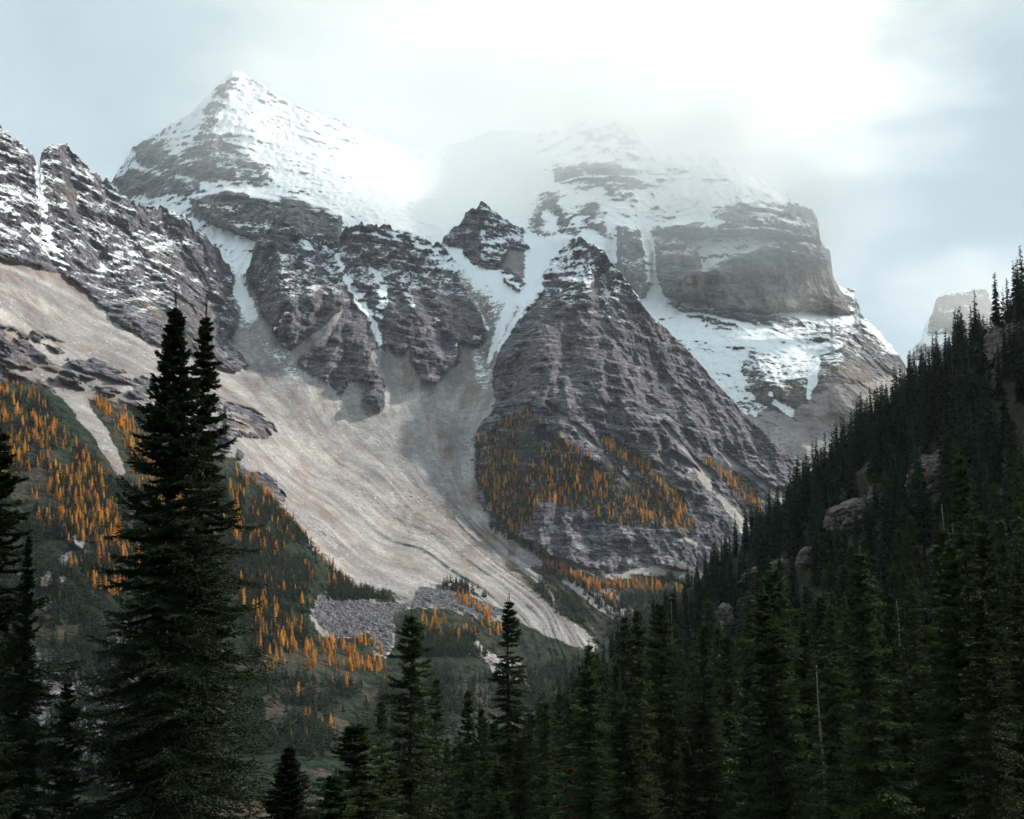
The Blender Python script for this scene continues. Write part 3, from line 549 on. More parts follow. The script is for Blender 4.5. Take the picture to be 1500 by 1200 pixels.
# ---- far butte in the haze
C_SIL = [(1000, 640), (1200, 600), (1300, 570), (1334, 545), (1338, 508), (1350, 496), (1353, 480), (1366, 458), (1371, 436), (1386, 430), (1412, 426), (1440, 422), (1452, 430), (1470, 450), (1500, 470), (1600, 540), (1900, 640)]
JAGW['butte'] = ([0, 2000], [0.6, 0.6])
C_CTRL = [(1000, 640, 7500), (1340, 520, 7200), (1371, 436, 7500), (1372, 470, 7350), (1400, 500, 7000), (1440, 422, 7600), (1440, 500, 7000), (1500, 470, 7700), (1350, 600, 6300), (1900, 640, 8000), (1900, 900, 6000), (1000, 900, 6000), (1450, 700, 5900)]
def zonesC(X, Y, P):
    rk = np.maximum(sdf([(1368, 430), (1445, 420), (1460, 480), (1440, 492), (1380, 490), (1356, 494)], X, Y), sdf([(1340, 505), (1400, 505), (1430, 520), (1340, 525)], X, Y))
    return dict(snow=0.95-0.85*ss(rk, -3, 3))
def detailC(X, Y, P, a):
    q = np.stack([P[..., 0]*0.01, P[..., 1]*0.01, P[..., 2]], -1)
    return -120*ridged(P*np.array([1, .6, .3]), 130, 4, .6, 303)+35*vnoise(q, 30, 8)
MAT_C = mountain_material('butte_rock', (0.07, 0.068, 0.08), (0.13, 0.12, 0.13), (0.13, 0.11, 0.10), 60, 3.0)
moC, gC = layer('butte', C_CTRL, C_SIL, [(0, 900), (2000, 900)], 1000, 1900, 2.5, 150, zonesC, detailC, MAT_C, back=1500, backdrop=1000, jag=2)
moC['label'] = 'distant flat-topped butte fading into haze'

# ---- valley ground below everything, out to the horizon
ga = np.linspace(0, 2*math.pi, 97)[:-1]; gr = np.array([0.0, 300, 900, 2500, 6000, 14000, 30000])
gv = np.array([[r*math.cos(a), r*math.sin(a), -330-0.0*r] for r in gr for a in ga])
gf = grid_faces(len(gr), len(ga)); wrap = [[i*96+95, i*96, (i+1)*96, (i+1)*96+95] for i in range(len(gr)-1)]
gm, gnt = new_mat('valley_floor'); tcn = nd(gnt, 'ShaderNodeTexCoord')
principled(gnt, mixc(gnt, mapr(gnt, noise(gnt, tcn.outputs['Object'], 0.01, 6, .6), .35, .65), (0.02, 0.032, 0.02), (0.10, 0.09, 0.07)))
go = mesh_obj('ground', gv, np.vstack([gf, wrap]), gm); go['kind'] = 'structure'

# ------------------------------------------------------------------ near hillside
H_CTRL_PX = [(860, 1000, 620), (950, 945, 580), (1050, 868, 545), (1150, 775, 520), (1250, 688, 495), (1350, 600, 465), (1450, 512, 430), (1500, 474, 410), (1650, 370, 370), (1850, 230, 330),
 (1000, 985, 380), (1100, 890, 345), (1200, 830, 320), (1280, 765, 300), (1380, 720, 285), (1480, 560, 330), (1600, 560, 240),
 (1000, 1060, 260), (1150, 1010, 220), (1300, 960, 195), (1450, 900, 175), (1600, 850, 150),
 (850, 1150, 190), (1000, 1190, 140), (1200, 1160, 120), (1400, 1130, 105), (1600, 1080, 90), (1500, 1330, 45), (1300, 1420, 40), (1800, 1200, 40),
 (750, 1260, 130), (600, 1330, 90), (900, 1450, 60), (700, 1500, 50), (620, 1240, 200), (740, 1140, 260)]
hc = [tuple(pix(a, b, c)) for a, b, c in H_CTRL_PX]
hc = [(x, y, z) for x, y, z in hc]
hc += [(0, 0, -1.8), (12, 6, 0.5), (-10, 5, -3.6), (0, 20, -9.5), (-12, 38, -17), (-25, 45, -19), (-20, 70, -30), (-40, 20, -12), (-60, 60, -28), (-60, 130, -60), (-20, 180, -66), (0, 300, -100), (-80, 300, -115), (-150, 200, -95), (30, 400, -125), (-200, 400, -150), (40, 560, -150), (30, 700, -170), (-200, 700, -200), (-300, 50, -40), (30, -40, 18), (-60, -40, 8), (120, 20, 45), (250, 100, 150), (90, -30, 45), (400, 800, 40), (150, 800, -160), (520, 500, 130), (500, 250, 240), (300, 640, 10), (220, 620, -30), (420, 560, 80)]
Hf = tps([(x, y, z) for x, y, z in hc])
def hill_z(x, y):
    x = np.asarray(x, float); y = np.asarray(y, float); z = Hf(x, y)
    P = np.stack([x, y, x*0], -1); d = np.hypot(x, y)
    return z + ss(d, 15, 60)*(2.2*fbm(P, 28, 4, 0.55, 401)) + 0.5*fbm(P, 6, 2, 0.5, 402)
hx = np.r_[np.arange(-320, -60, 6), np.arange(-60, 620, 3.5)]; hy = np.arange(-60, 840, 3.5)
HX, HY = np.meshgrid(hx, hy); HZ = hill_z(HX, HY)
near = np.hypot(HX, HY) < 14; HZ = np.where(near, np.minimum(HZ, -1.6-0.25*np.maximum(HY, 0)), HZ)
hm, hnt = new_mat('forest_floor'); t_ = nd(hnt, 'ShaderNodeTexCoord'); Pn = t_.outputs['Object']
n_a = noise(hnt, Pn, 0.06, 6, .65); n_b = noise(hnt, Pn, 0.6, 5, .7)
fc = mixc(hnt, mapr(hnt, n_b, .3, .7), (0.012, 0.018, 0.010), (0.05, 0.045, 0.03))
fc = mixc(hnt, mapr(hnt, n_a, .56, .68), fc, mixc(hnt, n_b, (0.09, 0.08, 0.075), (0.22, 0.19, 0.17)))
bp = nd(hnt, 'ShaderNodeBump', i_Strength=1.0, i_Distance=0.8); hnt.links.new(n_b, bp.inputs['Height'])
principled(hnt, fc, 0.95, bp.outputs[0])
ho = mesh_obj('hillside', np.stack([HX, HY, HZ], -1).reshape(-1, 3), grid_faces(len(hy), len(hx)), hm, smooth=True)
ho['kind'] = 'structure'; ho['label'] = 'shaded forest floor of the near slope rising to the right'

# ------------------------------------------------------------------ conifers
def conifer_mat(name, c1, c2, c3, transl=0.12, attrtint=False, hue=(0.475, 0.525)):
    m, nt = new_mat(name); tc = nd(nt, 'ShaderNodeTexCoord'); oi = nd(nt, 'ShaderNodeObjectInfo')
    n = noise(nt, tc.outputs['Object'], 0.9, 4, .6); n2_ = noise(nt, tc.outputs['Object'], 6.0, 2, .6)
    c = mixc(nt, mapr(nt, n, .35, .68), c1, c2); c = mixc(nt, mapr(nt, n2_, .3, .75, 0.0, 0.6), c, c3)
    r = attr(nt, 'tint') if attrtint else oi.outputs['Random']
    hs = nd(nt, 'ShaderNodeHueSaturation'); nt.links.new(c, hs.inputs['Color'])
    r2 = math_(nt, 'FRACT', math_(nt, 'MULTIPLY', r, 7.31))
    nt.links.new(mapr(nt, r, 0, 1, hue[0], hue[1], False), hs.inputs['Hue']); nt.links.new(mapr(nt, r2, 0, 1, 1.4, 0.6, False), hs.inputs['Value'])
    principled(nt, hs.outputs[0], 0.75, None, 0.15, transl)
    return m
NEEDLE = conifer_mat('spruce_needles', (0.008, 0.019, 0.010), (0.018, 0.035, 0.014), (0.036, 0.052, 0.018))
NEEDLE_GREEN = conifer_mat('green_needles', (0.010, 0.028, 0.013), (0.030, 0.060, 0.021), (0.082, 0.108, 0.034), 0.25)
NEEDLE_RED = conifer_mat('dead_needles', (0.06, 0.018, 0.008), (0.12, 0.035, 0.015), (0.15, 0.06, 0.02))
CONE = conifer_mat('hanging_cones', (0.13, 0.05, 0.015), (0.22, 0.09, 0.03), (0.10, 0.04, 0.015), 0.0)
FAR_NEEDLE = conifer_mat('distant_needles', (0.007, 0.022, 0.014), (0.014, 0.034, 0.019), (0.026, 0.050, 0.024), 0.15, True)
LARCH = conifer_mat('golden_larch_needles', (0.52, 0.215, 0.035), (0.80, 0.365, 0.06), (0.88, 0.53, 0.15), 0.5, False, (0.492, 0.518))
LARCH_S = conifer_mat('golden_larch_needles_mass', (0.52, 0.215, 0.035), (0.80, 0.365, 0.06), (0.88, 0.53, 0.15), 0.5, True, (0.492, 0.518))
def bark_mat(name, a, b):
    m, nt = new_mat(name); tc = nd(nt, 'ShaderNodeTexCoord')
    n = noise(nt, vscale(nt, tc.outputs['Object'], (6, 6, 0.9)), 1.5, 6, .7)
    bp = nd(nt, 'ShaderNodeBump', i_Strength=0.8, i_Distance=0.03); nt.links.new(n, bp.inputs['Height'])
    principled(nt, mixc(nt, mapr(nt, n, .3, .7), a, b), 0.9, bp.outputs[0]); return m
BARK = bark_mat('bark', (0.025, 0.020, 0.017), (0.085, 0.075, 0.065)); DEADBARK = bark_mat('weathered_wood', (0.10, 0.095, 0.09), (0.30, 0.285, 0.265))

def tube(pts, rad, ns=7):
    pts = np.asarray(pts, float); V = []; n = len(pts)
    for i, (p, r) in enumerate(zip(pts, rad)):
        t = pts[min(i+1, n-1)]-pts[max(i-1, 0)]; t /= np.linalg.norm(t)+1e-9
        a = np.cross(t, [0.3, 1, 0.2] if abs(t[1]) < 0.8 else [1, 0, 0]); a /= np.linalg.norm(a); b = np.cross(t, a)
        for k in range(ns):
            an = 2*math.pi*k/ns; V.append(p+r*(a*math.cos(an)+b*math.sin(an)))
    T = []
    for i in range(n-1):
        for k in range(ns):
            A = i*ns+k; B = i*ns+(k+1) % ns; C_ = A+ns; D_ = B+ns; T += [(A, B, D_), (A, D_, C_)]
    T += [((n-1)*ns, (n-1)*ns+k, (n-1)*ns+k+1) for k in range(1, ns-1)]
    return np.array(V), np.array(T)
def blades(base, dirv, side, ln, wd):
    """one thin triangle per needle tuft"""
    a = base-side*wd[:, None]; b = base+side*wd[:, None]; c = base+dirv*ln[:, None]
    V = np.stack([a, b, c], 1).reshape(-1, 3); T = np.arange(len(V)).reshape(-1, 3); return V, T
def unit(v): return v/(np.linalg.norm(v, axis=-1, keepdims=True)+1e-9)
def branch_template(r, Lb=1.0, ntw=22, step=0.035, bl=0.045, droop=0.25, up=0.25, wdf=0.42, twl=0.42):
    """branch along +X of unit length; returns blade arrays (base, dir, side, len, width) and axis curve"""
    t = np.linspace(0, 1, ntw+1)[1:]
    def axis(s): return np.stack([s, 0*s+0.02*np.sin(s*7+r.random()*0), -droop*s**1.3*1.0+up*s**3], -1)
    bs = []; ds = []
    for i, s in enumerate(t):
        p = axis(np.array([s]))[0]
        for sd in (-1, 1):
            l = twl*(1-s)**0.75*(0.35+0.65*min(1, s*2.6))*r.uniform(0.65, 1.2)+0.05
            ang = R(r.uniform(42, 66)); d = np.array([math.cos(ang), sd*math.sin(ang), r.uniform(-0.35, 0.08)]); d /= np.linalg.norm(d)
            k = max(2, int(l/step)); q = np.linspace(0.05, 1, k)*l
            pp = p+q[:, None]*d+np.array([0, 0, -0.35])*(q[:, None]**2)
            bs.append(pp); ds.append(np.repeat(d[None], k, 0))
    q = np.linspace(0.15, 1, int(1/step*0.8)); bs.append(axis(q)); ds.append(np.repeat([[1, 0, 0.0]], len(q), 0))
    base = np.concatenate(bs); d = np.concatenate(ds)
    base = np.repeat(base, 2, 0); d = np.repeat(d, 2, 0); n = len(base)
    rnd = unit(r.normal(size=(n, 3))*np.array([1, 1, 0.75])); dv = unit(d*0.95+rnd*0.62+np.array([0, 0, 0.08])); base = base+r.normal(size=(n, 3))*0.006
    side = unit(np.cross(dv, r.normal(size=(n, 3)))); ln = bl*r.uniform(0.7, 1.4, n); wd = ln*wdf*r.uniform(0.6, 1.1, n)
    return base, dv, side, ln, wd
def make_conifer_mesh(r, H, Rmax, whorl, nper, tmpl, crown_from=0.04, power=0.85, drooptop=0.5, gap=0.0, irregular=0.25, minscale=0.0):
    Vs = []; Ts = []; off = 0; twigs = []
    z = H*0.962; phase = r.random()*6
    zs = []
    while z > H*crown_from:
        f = 1-z/H; zs.append(z); z -= whorl*(0.35+0.65*min(1, f*4))*r.uniform(0.7, 1.3)
    lop = r.uniform(0.78, 1.2, 8)
    for zz in zs:
        f = 1-zz/H; rad = Rmax*min(1.0, (max(f-0.02, 0.004)*1.15)**power)*(1-0.25*max(0, f-0.8)/0.2)
        n = max(3, int(round(nper*r.uniform(0.75, 1.25))))
        if r.random() < gap: n = max(2, n//2)
        for k in range(n):
            phase += 2*math.pi/n*r.uniform(0.7, 1.3)+0.4
            az = phase; zb = zz+r.uniform(-0.8, 0.8)*whorl*min(1, f*5); Lb = rad*r.uniform(1-irregular*1.8, 1+irregular*1.15)*lop[int(az/(2*math.pi)*8) % 8]+0.10
            if r.random() < 0.07: Lb *= 0.5
            tilt = R(32)*(1-f*2.6) if f < 0.38 else -R(12)*min(1, (f-0.38)*3)   # tips rise near the top, hang lower down
            tilt += R(r.normal()*14)
            base, dv, side, ln, wd = tmpl[r.integers(len(tmpl))]
            flip = 1 if r.random() < 0.5 else -1
            ca, sa, ct, st = math.cos(az), math.sin(az), math.cos(tilt), math.sin(tilt)
            M = np.array([[ca, -sa, 0], [sa, ca, 0], [0, 0, 1]])@np.array([[ct, 0, -st], [0, 1, 0], [st, 0, ct]])@np.diag([1, flip, 1])
            s = Lb; sl = max(minscale, min(1.0, 0.35+Lb/3.2))/max(Lb, 0.01)     # needle size stays natural on short branches
            keep = slice(None)
            if Lb < 0.9: keep = r.random(len(base)) < max(0.16, Lb*1.05)
            b2 = (base[keep]*s)@M.T+np.array([0, 0, zb]); d2 = dv[keep]@M.T; s2 = side[keep]@M.T
            V, T = blades(b2, d2, s2, ln[keep]*s*sl*0+ln[keep]*LREF, wd[keep]*LREF)
            Vs.append(V); Ts.append(T+off); off += len(V)
            if Lb > 0.5:
                ts = np.linspace(0, 0.85, 4); ax = np.stack([ts, 0*ts, -0.25*ts**1.3+0.25*ts**3], -1)*s@M.T+np.array([0, 0, zb]); twigs.append((ax, Lb))
    # leader
    n = 60; b = np.stack([r.normal(size=n)*0.01, r.normal(size=n)*0.01, H*np.linspace(0.93, 1.0, n)], -1)
    d = unit(np.stack([r.normal(size=n), r.normal(size=n), np.full(n, 1.3)], -1)); sd = unit(np.cross(d, r.normal(size=(n, 3))))
    V, T = blades(b, d, sd, np.full(n, LREF*0.05), np.full(n, LREF*0.012)); Vs.append(V); Ts.append(T+off)
    return np.concatenate(Vs), np.concatenate(Ts), twigs
def trunk_mesh(r, H, r0, twigs=None, bend=0.15, ns=8, top=0.99):
    n = 14; t = np.linspace(-0.04, top, n); ph = r.random()*6
    pts = np.stack([bend*np.sin(t*4+ph)*t*0.6, bend*np.cos(t*3+ph)*t*0.4, t*H], -1)
    rad = r0*(1-np.clip(t, 0, 1))**0.85+0.012
    V, T = tube(pts, rad, ns); Vs = [V]; Ts = [T]; off = len(V)
    for ax, Lb in (twigs or []):
        v, tt = tube(ax, np.linspace(0.010+0.010*Lb, 0.004, len(ax)), 3); Vs.append(v); Ts.append(tt+off); off += len(v)
    return np.concatenate(Vs), np.concatenate(Ts)
def cone_mesh(r, V, n, H, Rmax, lo=0.45):
    """hanging cones: little spindles near the branch tips high in the crown"""
    c = V.reshape(-1, 3, 3).mean(1); rr = np.hypot(c[:, 0], c[:, 1]); f = 1-c[:, 2]/H
    ok = np.where((f < 1-lo) & (rr > 0.55*Rmax*np.clip(f*1.1, 0.02, 1)**0.85))[0]
    pick = c[r.choice(ok, n)]
    # cluster the picks
    Vs = []; Ts = []; off = 0
    for p in pick:
        l = r.uniform(0.09, 0.15); w_ = 0.022
        v = np.array([[0, 0, 0], [w_, 0, -l*.4], [-w_*.5, w_*.87, -l*.4], [-w_*.5, -w_*.87, -l*.4], [0, 0, -l]])+p
        t = np.array([[0, 1, 2], [0, 2, 3], [0, 3, 1], [4, 2, 1], [4, 3, 2], [4, 1, 3]])
        Vs.append(v); Ts.append(t+off); off += 5
    return np.concatenate(Vs), np.concatenate(Ts)
def conifer_proto(r, name, H, Rmax, whorl, nper, tmpl, r0, mat=None, twigs=True, cones=0, **kw):
    V, T, tw = make_conifer_mesh(r, H, Rmax, whorl, nper, tmpl, **kw)
    tv, tt = trunk_mesh(r, H, r0, tw if twigs else None)
    root = bpy.data.objects.new(name, None); COL.objects.link(root); root.empty_display_size = 0.5
    mesh_obj('trunk', tv, tt, BARK, root); mi = np.zeros(len(T), int)
    if cones:
        cv, ct = cone_mesh(r, V, cones, H, Rmax); T = np.concatenate([T, ct+len(V)]); V = np.concatenate([V, cv]); mi = np.r_[mi, np.ones(len(ct), int)]
    mesh_obj('crown', V, T, [mat or NEEDLE, CONE], root, matidx=mi)
    root['H'] = H
    return root
def copy_tree(o, loc, scale, rz, label, cat, group, tilt=(0, 0)):
    c = o.copy(); COL.objects.link(c)
    for ch in o.children:
        d = ch.copy(); COL.objects.link(d); d.parent = c
    place(c, loc, scale, rz, label, cat, group, tilt); return c
def place(c, loc, scale, rz, label, cat, group, tilt=(0, 0)):
    c.location = loc; s = scale if isinstance(scale, tuple) else (scale,)*3; c.scale = s
    c.rotation_euler = (tilt[0], tilt[1], rz); tag(c, label, cat, group)

# protos: hero (very near), near, mid
rr = np.random.default_rng(21)
LREF = 2.1
tH = [branch_template(rr, ntw=15, step=0.017, bl=0.045, wdf=0.24, droop=rr.uniform(.15, .32), up=rr.uniform(.15, .3)) for _ in range(6)]
tN = [branch_template(rr, ntw=13, step=0.055, bl=0.075, wdf=0.26, droop=rr.uniform(.2, .35), up=rr.uniform(.1, .28)) for _ in range(5)]
tM = [branch_template(rr, ntw=6, step=0.13, bl=0.16, wdf=0.28, droop=rr.uniform(.25, .4), up=rr.uniform(.05, .22), twl=0.5) for _ in range(5)]
SP = 'spruce_tree'
heroA = conifer_proto(rr, SP, 27, 4.4, 0.22, 6, tH, 0.24, cones=420, power=0.92, irregular=0.32, gap=0.25)
heroB = conifer_proto(rr, SP, 27, 4.2, 0.24, 5, tH, 0.20, cones=260, power=1.08, irregular=0.36, gap=0.3)
LREF = 2.2
heroC = conifer_proto(rr, SP, 22, 3.6, 0.28, 5, tH, 0.20, cones=160, power=0.85, irregular=0.32, gap=0.3)
LREF = 2.1
nearP = [conifer_proto(rr, SP, 20, rm, 0.40, 6, tN, 0.19, mat=NEEDLE_GREEN, power=pw, irregular=0.3, gap=0.25) for rm, pw in ((2.2, .72), (1.8, .8), (2.5, .7), (1.6, .65))]
LREF = 2.0
midP = [conifer_proto(rr, SP, 18, rm, 0.46, 5, tM, 0.17, mat=NEEDLE_GREEN, twigs=False, power=pw, irregular=0.34, gap=0.3, crown_from=cf) for rm, pw, cf in ((1.7, .7, .1), (1.4, .8, .2), (2.0, .65, .1), (1.2, .7, .12), (1.5, .6, .3), (1.8, .9, .15))]
used = set()
def spruce(proto, loc, H, rz, label, group, wscale=1.0, tilt=(0, 0)):
    s = H/proto['H']; sc_ = (s*wscale, s*wscale, s)
    if id(proto) in used or proto.name in used: return copy_tree(proto, loc, sc_, rz, label, 'tree', group, tilt)
    used.add(proto.name); place(proto, loc, sc_, rz, label, 'tree', group, tilt); return proto
def at_top(px, py_top, Y, H):
    """base point of a tree of height H whose tip shows at (px, py_top), standing Y metres ahead"""
    p = pix(px, py_top, Y); return np.array([p[0], p[1], p[2]-H])
FG = 'tall spruces on the slope in front'
def fg(proto, px, py, Y, label, wsc=1.0, group=FG, sink=0.4, minH=8):
    p = pix(px, py, Y); g = float(hill_z(p[0], p[1])); H = max(minH, p[2]-g+sink)
    return spruce(proto, (p[0], p[1], p[2]-H), H, rr.uniform(0, 6), label, group, wsc)
fg(heroA, 258, 420, 38, 'tallest dark spruce with a broad crown, rising left of centre from the bottom edge', 1.1)
fg(heroB, 303, 432, 41.5, 'thinner pointed spruce crown rising just right of the tallest dark spruce', 1.12)
fg(heroC, 2, 610, 40, 'dark spruce cut by the left edge, its tip level with the orange slope', 1.25)
fg(heroB, 44, 762, 38, 'ragged spruce with orange-brown cones between left edge and tallest spruce', 0.75)
fg(heroC, -30, 820, 30, 'low dark spruce filling the bottom left corner', 1.0)
fg(heroC, 100, 985, 36, 'short spruce with grey trunk tucked left of the tallest spruce', 1.1)
fg(heroA, 424, 1080, 37, 'short spruce top at the right foot of the tallest spruce', 2.0)
fg(nearP[2], 603, 888, 72, 'full green spruce standing alone right of the tallest dark spruce', 1.25)
fg(nearP[0], 522, 1046, 50, 'short bushy spruce leaning on the left side of the full green spruce', 2.6)
fg(nearP[1], 746, 870, 92, 'slender dark spruce with tufted tip in front of the scree toe', 1.45)
fg(nearP[3], 686, 1004, 100, 'narrow spruce between the full green spruce and the slender tufted one', 1.15)
fg(nearP[0], 705, 1030, 104, 'small spruce close behind the slender tufted one, on its left', 1.0)
fg(nearP[1], 655, 1075, 84, 'low narrow spruce at the right foot of the full green spruce', 1.0)
fg(nearP[2], 492, 1125, 44, 'low bushy spruce left of the short bushy one at the bottom edge', 2.2)
fg(nearP[1], 566, 1110, 52, 'low spruce filling the gap between short bushy and full green spruces', 2.2)
fg(nearP[1], 560, 1010, 84, 'slim spruce peeping out behind the left side of the full green spruce', 1.2)
fg(nearP[3], 640, 985, 96, 'slim spruce peeping out behind the right side of the full green spruce', 1.2)
fg(nearP[2], 730, 1110, 66, 'broad low spruce at the bottom edge below the slender tufted one', 1.5)
fg(nearP[0], 800, 1020, 100, 'mid-sized spruce just right of the slender tufted one', 1.3)
fg(nearP[2], 760, 1075, 80, 'bushy spruce top under the slender tufted spruce', 1.0)
fg(nearP[3], 915, 898, 190, 'narrow dark spruce at the left end of the right-hand forest', 1.6)
fg(nearP[1], 986, 862, 175, 'pale-trunked spruce towering at the left part of the right-hand forest', 1.3)
fg(nearP[0], 1110, 862, 190, 'spruce standing in front of the lowest pale outcrop', 1.2)
fg(nearP[2], 1215, 770, 200, 'tall spruce just left of the reddish middle outcrop', 1.1)
fg(nearP[0], 1388, 632, 205, 'tall spruce with a pale bare lower trunk, right of the outcrops', 1.3)
fg(nearP[1], 1492, 690, 150, 'tall spruce on the right edge below the striped outcrop', 1.2)
fg(nearP[2], 1436, 1085, 62, 'bright green young spruce in the bottom right corner', 1.0, minH=4)

# forest over the near slope
OUTC = [(1252, 745, 46, 34), (1372, 700, 30, 46), (1135, 828, 60, 22), (1195, 800, 26, 22), (1482, 520, 40, 70), (1060, 905, 14, 22)]   # bare rock seen between the trees
cand = []
sx = 4.6
for yy in np.arange(46, 700, sx):
    st_ = sx*(1+yy/700)
    for xx in np.arange(-30, 520, st_):
        x_ = xx+rr.uniform(-.5, .5)*st_; y_ = yy+rr.uniform(-.5, .5)*st_
        cand.append((x_, y_))
cand = np.array(cand); cz = hill_z(cand[:, 0], cand[:, 1]); CP = np.c_[cand, cz]
cpx, cpy = unpix(CP)
H_ = rr.uniform(11, 21, len(CP))*np.interp(CP[:, 1], [120, 300, 450], [1.0, 1.25, 1.5])*np.where(rr.random(len(CP)) < 0.2, 0.6, 1.0)
tpx, tpy = unpix(CP+np.c_[H_*0, H_*0, H_])
# the skyline the crowns reach
ceil_ = np.interp(cpx, [760, 870, 950, 1000, 1050, 1100, 1150, 1200, 1250, 1300, 1350, 1400, 1450, 1500, 1600], [1010, 925, 872, 835, 785, 725, 672, 625, 580, 535, 498, 450, 395, 345, 260])+rr.uniform(-6, 40, len(CP))
hs_ = np.clip((cpy-ceil_)/np.maximum(cpy-tpy, 1e-3), 0.0, 1.0); H_ = H_*hs_
tpx, tpy = unpix(CP+np.c_[H_*0, H_*0, H_])
# the forest's edge against the valley, read as slope position
edge = np.interp(cpx, [400, 470, 560, 640, 700, 760, 800, 850, 900, 950, 1000], [1400, 1250, 1150, 1080, 1030, 1050, 985, 940, 890, 800, -900])
keep = (H_ > 6) & (cpx > 470) & (cpx < 1640) & (tpy > edge) & (tpy < 1300)
# open strips of rock
for ox, oy, ow, oh in OUTC:
    keep &= ~((np.abs(cpx-ox) < ow) & (cpy > oy-oh*0.6) & (tpy < oy+oh*0.9) & (rr.random(len(CP)) < 0.62))
dens = fbm(CP, 45, 3, 0.6, 501); keep &= (dens > -0.38) & (rr.random(len(CP)) < np.interp(CP[:, 1], [200, 400], [1, .7]))
# behind the crest nothing is seen
crest = np.interp(cpx, [a for a, _, c in H_CTRL_PX[:10]], [c for a, _, c in H_CTRL_PX[:10]])
keep &= CP[:, 1] < crest*1.12
# keep clear of the trees placed one by one in front of the valley
keep &= ~((CP[:, 1] < 60) & (cpx < 1000))
keep &= np.hypot(CP[:, 0], CP[:, 1]) > 40
CP = CP[keep]; H_ = H_[keep]; cpx = cpx[keep]; tpx = tpx[keep]; tpy = tpy[keep]; dst = CP[:, 1]
order = np.argsort(dst/H_); N_IND = 262
def near_label(px, py, d):
    side = 'beside the valley gap' if px < 900 else 'below the pale outcrops' if px < 1200 else 'left of the right edge' if px < 1380 else 'along the right edge'
    tier = 'near' if d < 130 else 'middle-distance' if d < 230 else 'farther'
    return f'dark green {tier} spruce in the dense forest {side}'
for k, i in enumerate(order[:N_IND]):
    near_ = dst[i] < 120
    pr = (nearP if near_ else midP)[rr.integers(4 if near_ else 6)]
    spruce(pr, (CP[i, 0], CP[i, 1], CP[i, 2]-0.3), H_[i], rr.uniform(0, 6.3), near_label(cpx[i], tpy[i], dst[i]), 'spruces crowding the right-hand slope', rr.uniform(0.95, 1.45), (rr.normal()*0.02, rr.normal()*0.02))

def merge_instances(name, protos, pos, hs, wsc, mats, scale_ref, tintrange=(0, 1)):
    Vs = []; Ts = []; Ms = []; Tn = []; off = 0
    for p, h, w_ in zip(pos, hs, wsc):
        V, T, M = protos[rr.integers(len(protos))]
        a = rr.uniform(0, 6.28); c, s = math.cos(a), math.sin(a); k = h/scale_ref
        Q = np.stack([(V[:, 0]*c-V[:, 1]*s)*k*w_, (V[:, 0]*s+V[:, 1]*c)*k*w_, V[:, 2]*k], -1)+p
        Vs.append(Q); Ts.append(T+off); Ms.append(M); Tn.append(np.full(len(V), rr.uniform(*tintrange))); off += len(V)
    return mesh_obj(name, np.concatenate(Vs), np.concatenate(Ts), mats, attrs={'tint': np.concatenate(Tn)}, matidx=np.concatenate(Ms))
def mini_conifer(r, H, Rm, n, power=0.8, size=0.9, low=0.05, drp=-0.35, wd=0.30, rnd_=0.35):
    """small tree: leaf clumps through the crown's volume and a thin stem"""
    f = r.random(n)**0.62*(1-low); z = H*(1-f); az = r.random(n)*6.283; rad = Rm*(f**power)*np.sqrt(r.random(n))*1.0
    lob = r.uniform(0.6, 1.3, 7); tier = 0.5+0.5*np.sin(z*2.6+az*1.3+r.random()*6); rad *= (0.6+0.6*tier)*lob[(az/6.2832*7).astype(int) % 7]
    out_ = np.stack([np.cos(az), np.sin(az), np.full(n, drp)], -1); b = np.stack([np.cos(az)*rad*0.5, np.sin(az)*rad*0.5, z], -1)
    d = unit(out_+r.normal(size=(n, 3))*rnd_); sd = unit(np.cross(d, r.normal(size=(n, 3))+[0, 0, 1.0])); ln = size*(0.35+0.9*f)*r.uniform(.7, 1.3, n)
    V, T = blades(b, d, sd, ln, ln*wd)
    tv, tt = tube([[0, 0, -H*0.03], [0, 0, H*0.5], [0, 0, H*0.99]], [H*0.011, H*0.007, 0.02], 3)
    return np.concatenate([V, tv]), np.concatenate([T, tt+len(V)]), np.r_[np.zeros(len(T), int), np.ones(len(tt), int)]
slopeP = [mini_conifer(rr, 18, rm, 520, pw, 1.1) for rm, pw in ((1.4, .75), (1.8, .7), (1.1, .9), (1.5, 1.0), (0.9, .6), (2.0, .8))]
rest = order[N_IND:]
if len(rest):
    fo = merge_instances('forest', slopeP, CP[rest]-[0, 0, .3], H_[rest], rr.uniform(.9, 1.5, len(rest)), [FAR_NEEDLE, BARK], 18)
    tag(fo, 'dense dark spruce forest climbing the right-hand slope to its serrated skyline', 'forest', kind='stuff')
print('forest trees', len(CP), 'rest', len(rest))

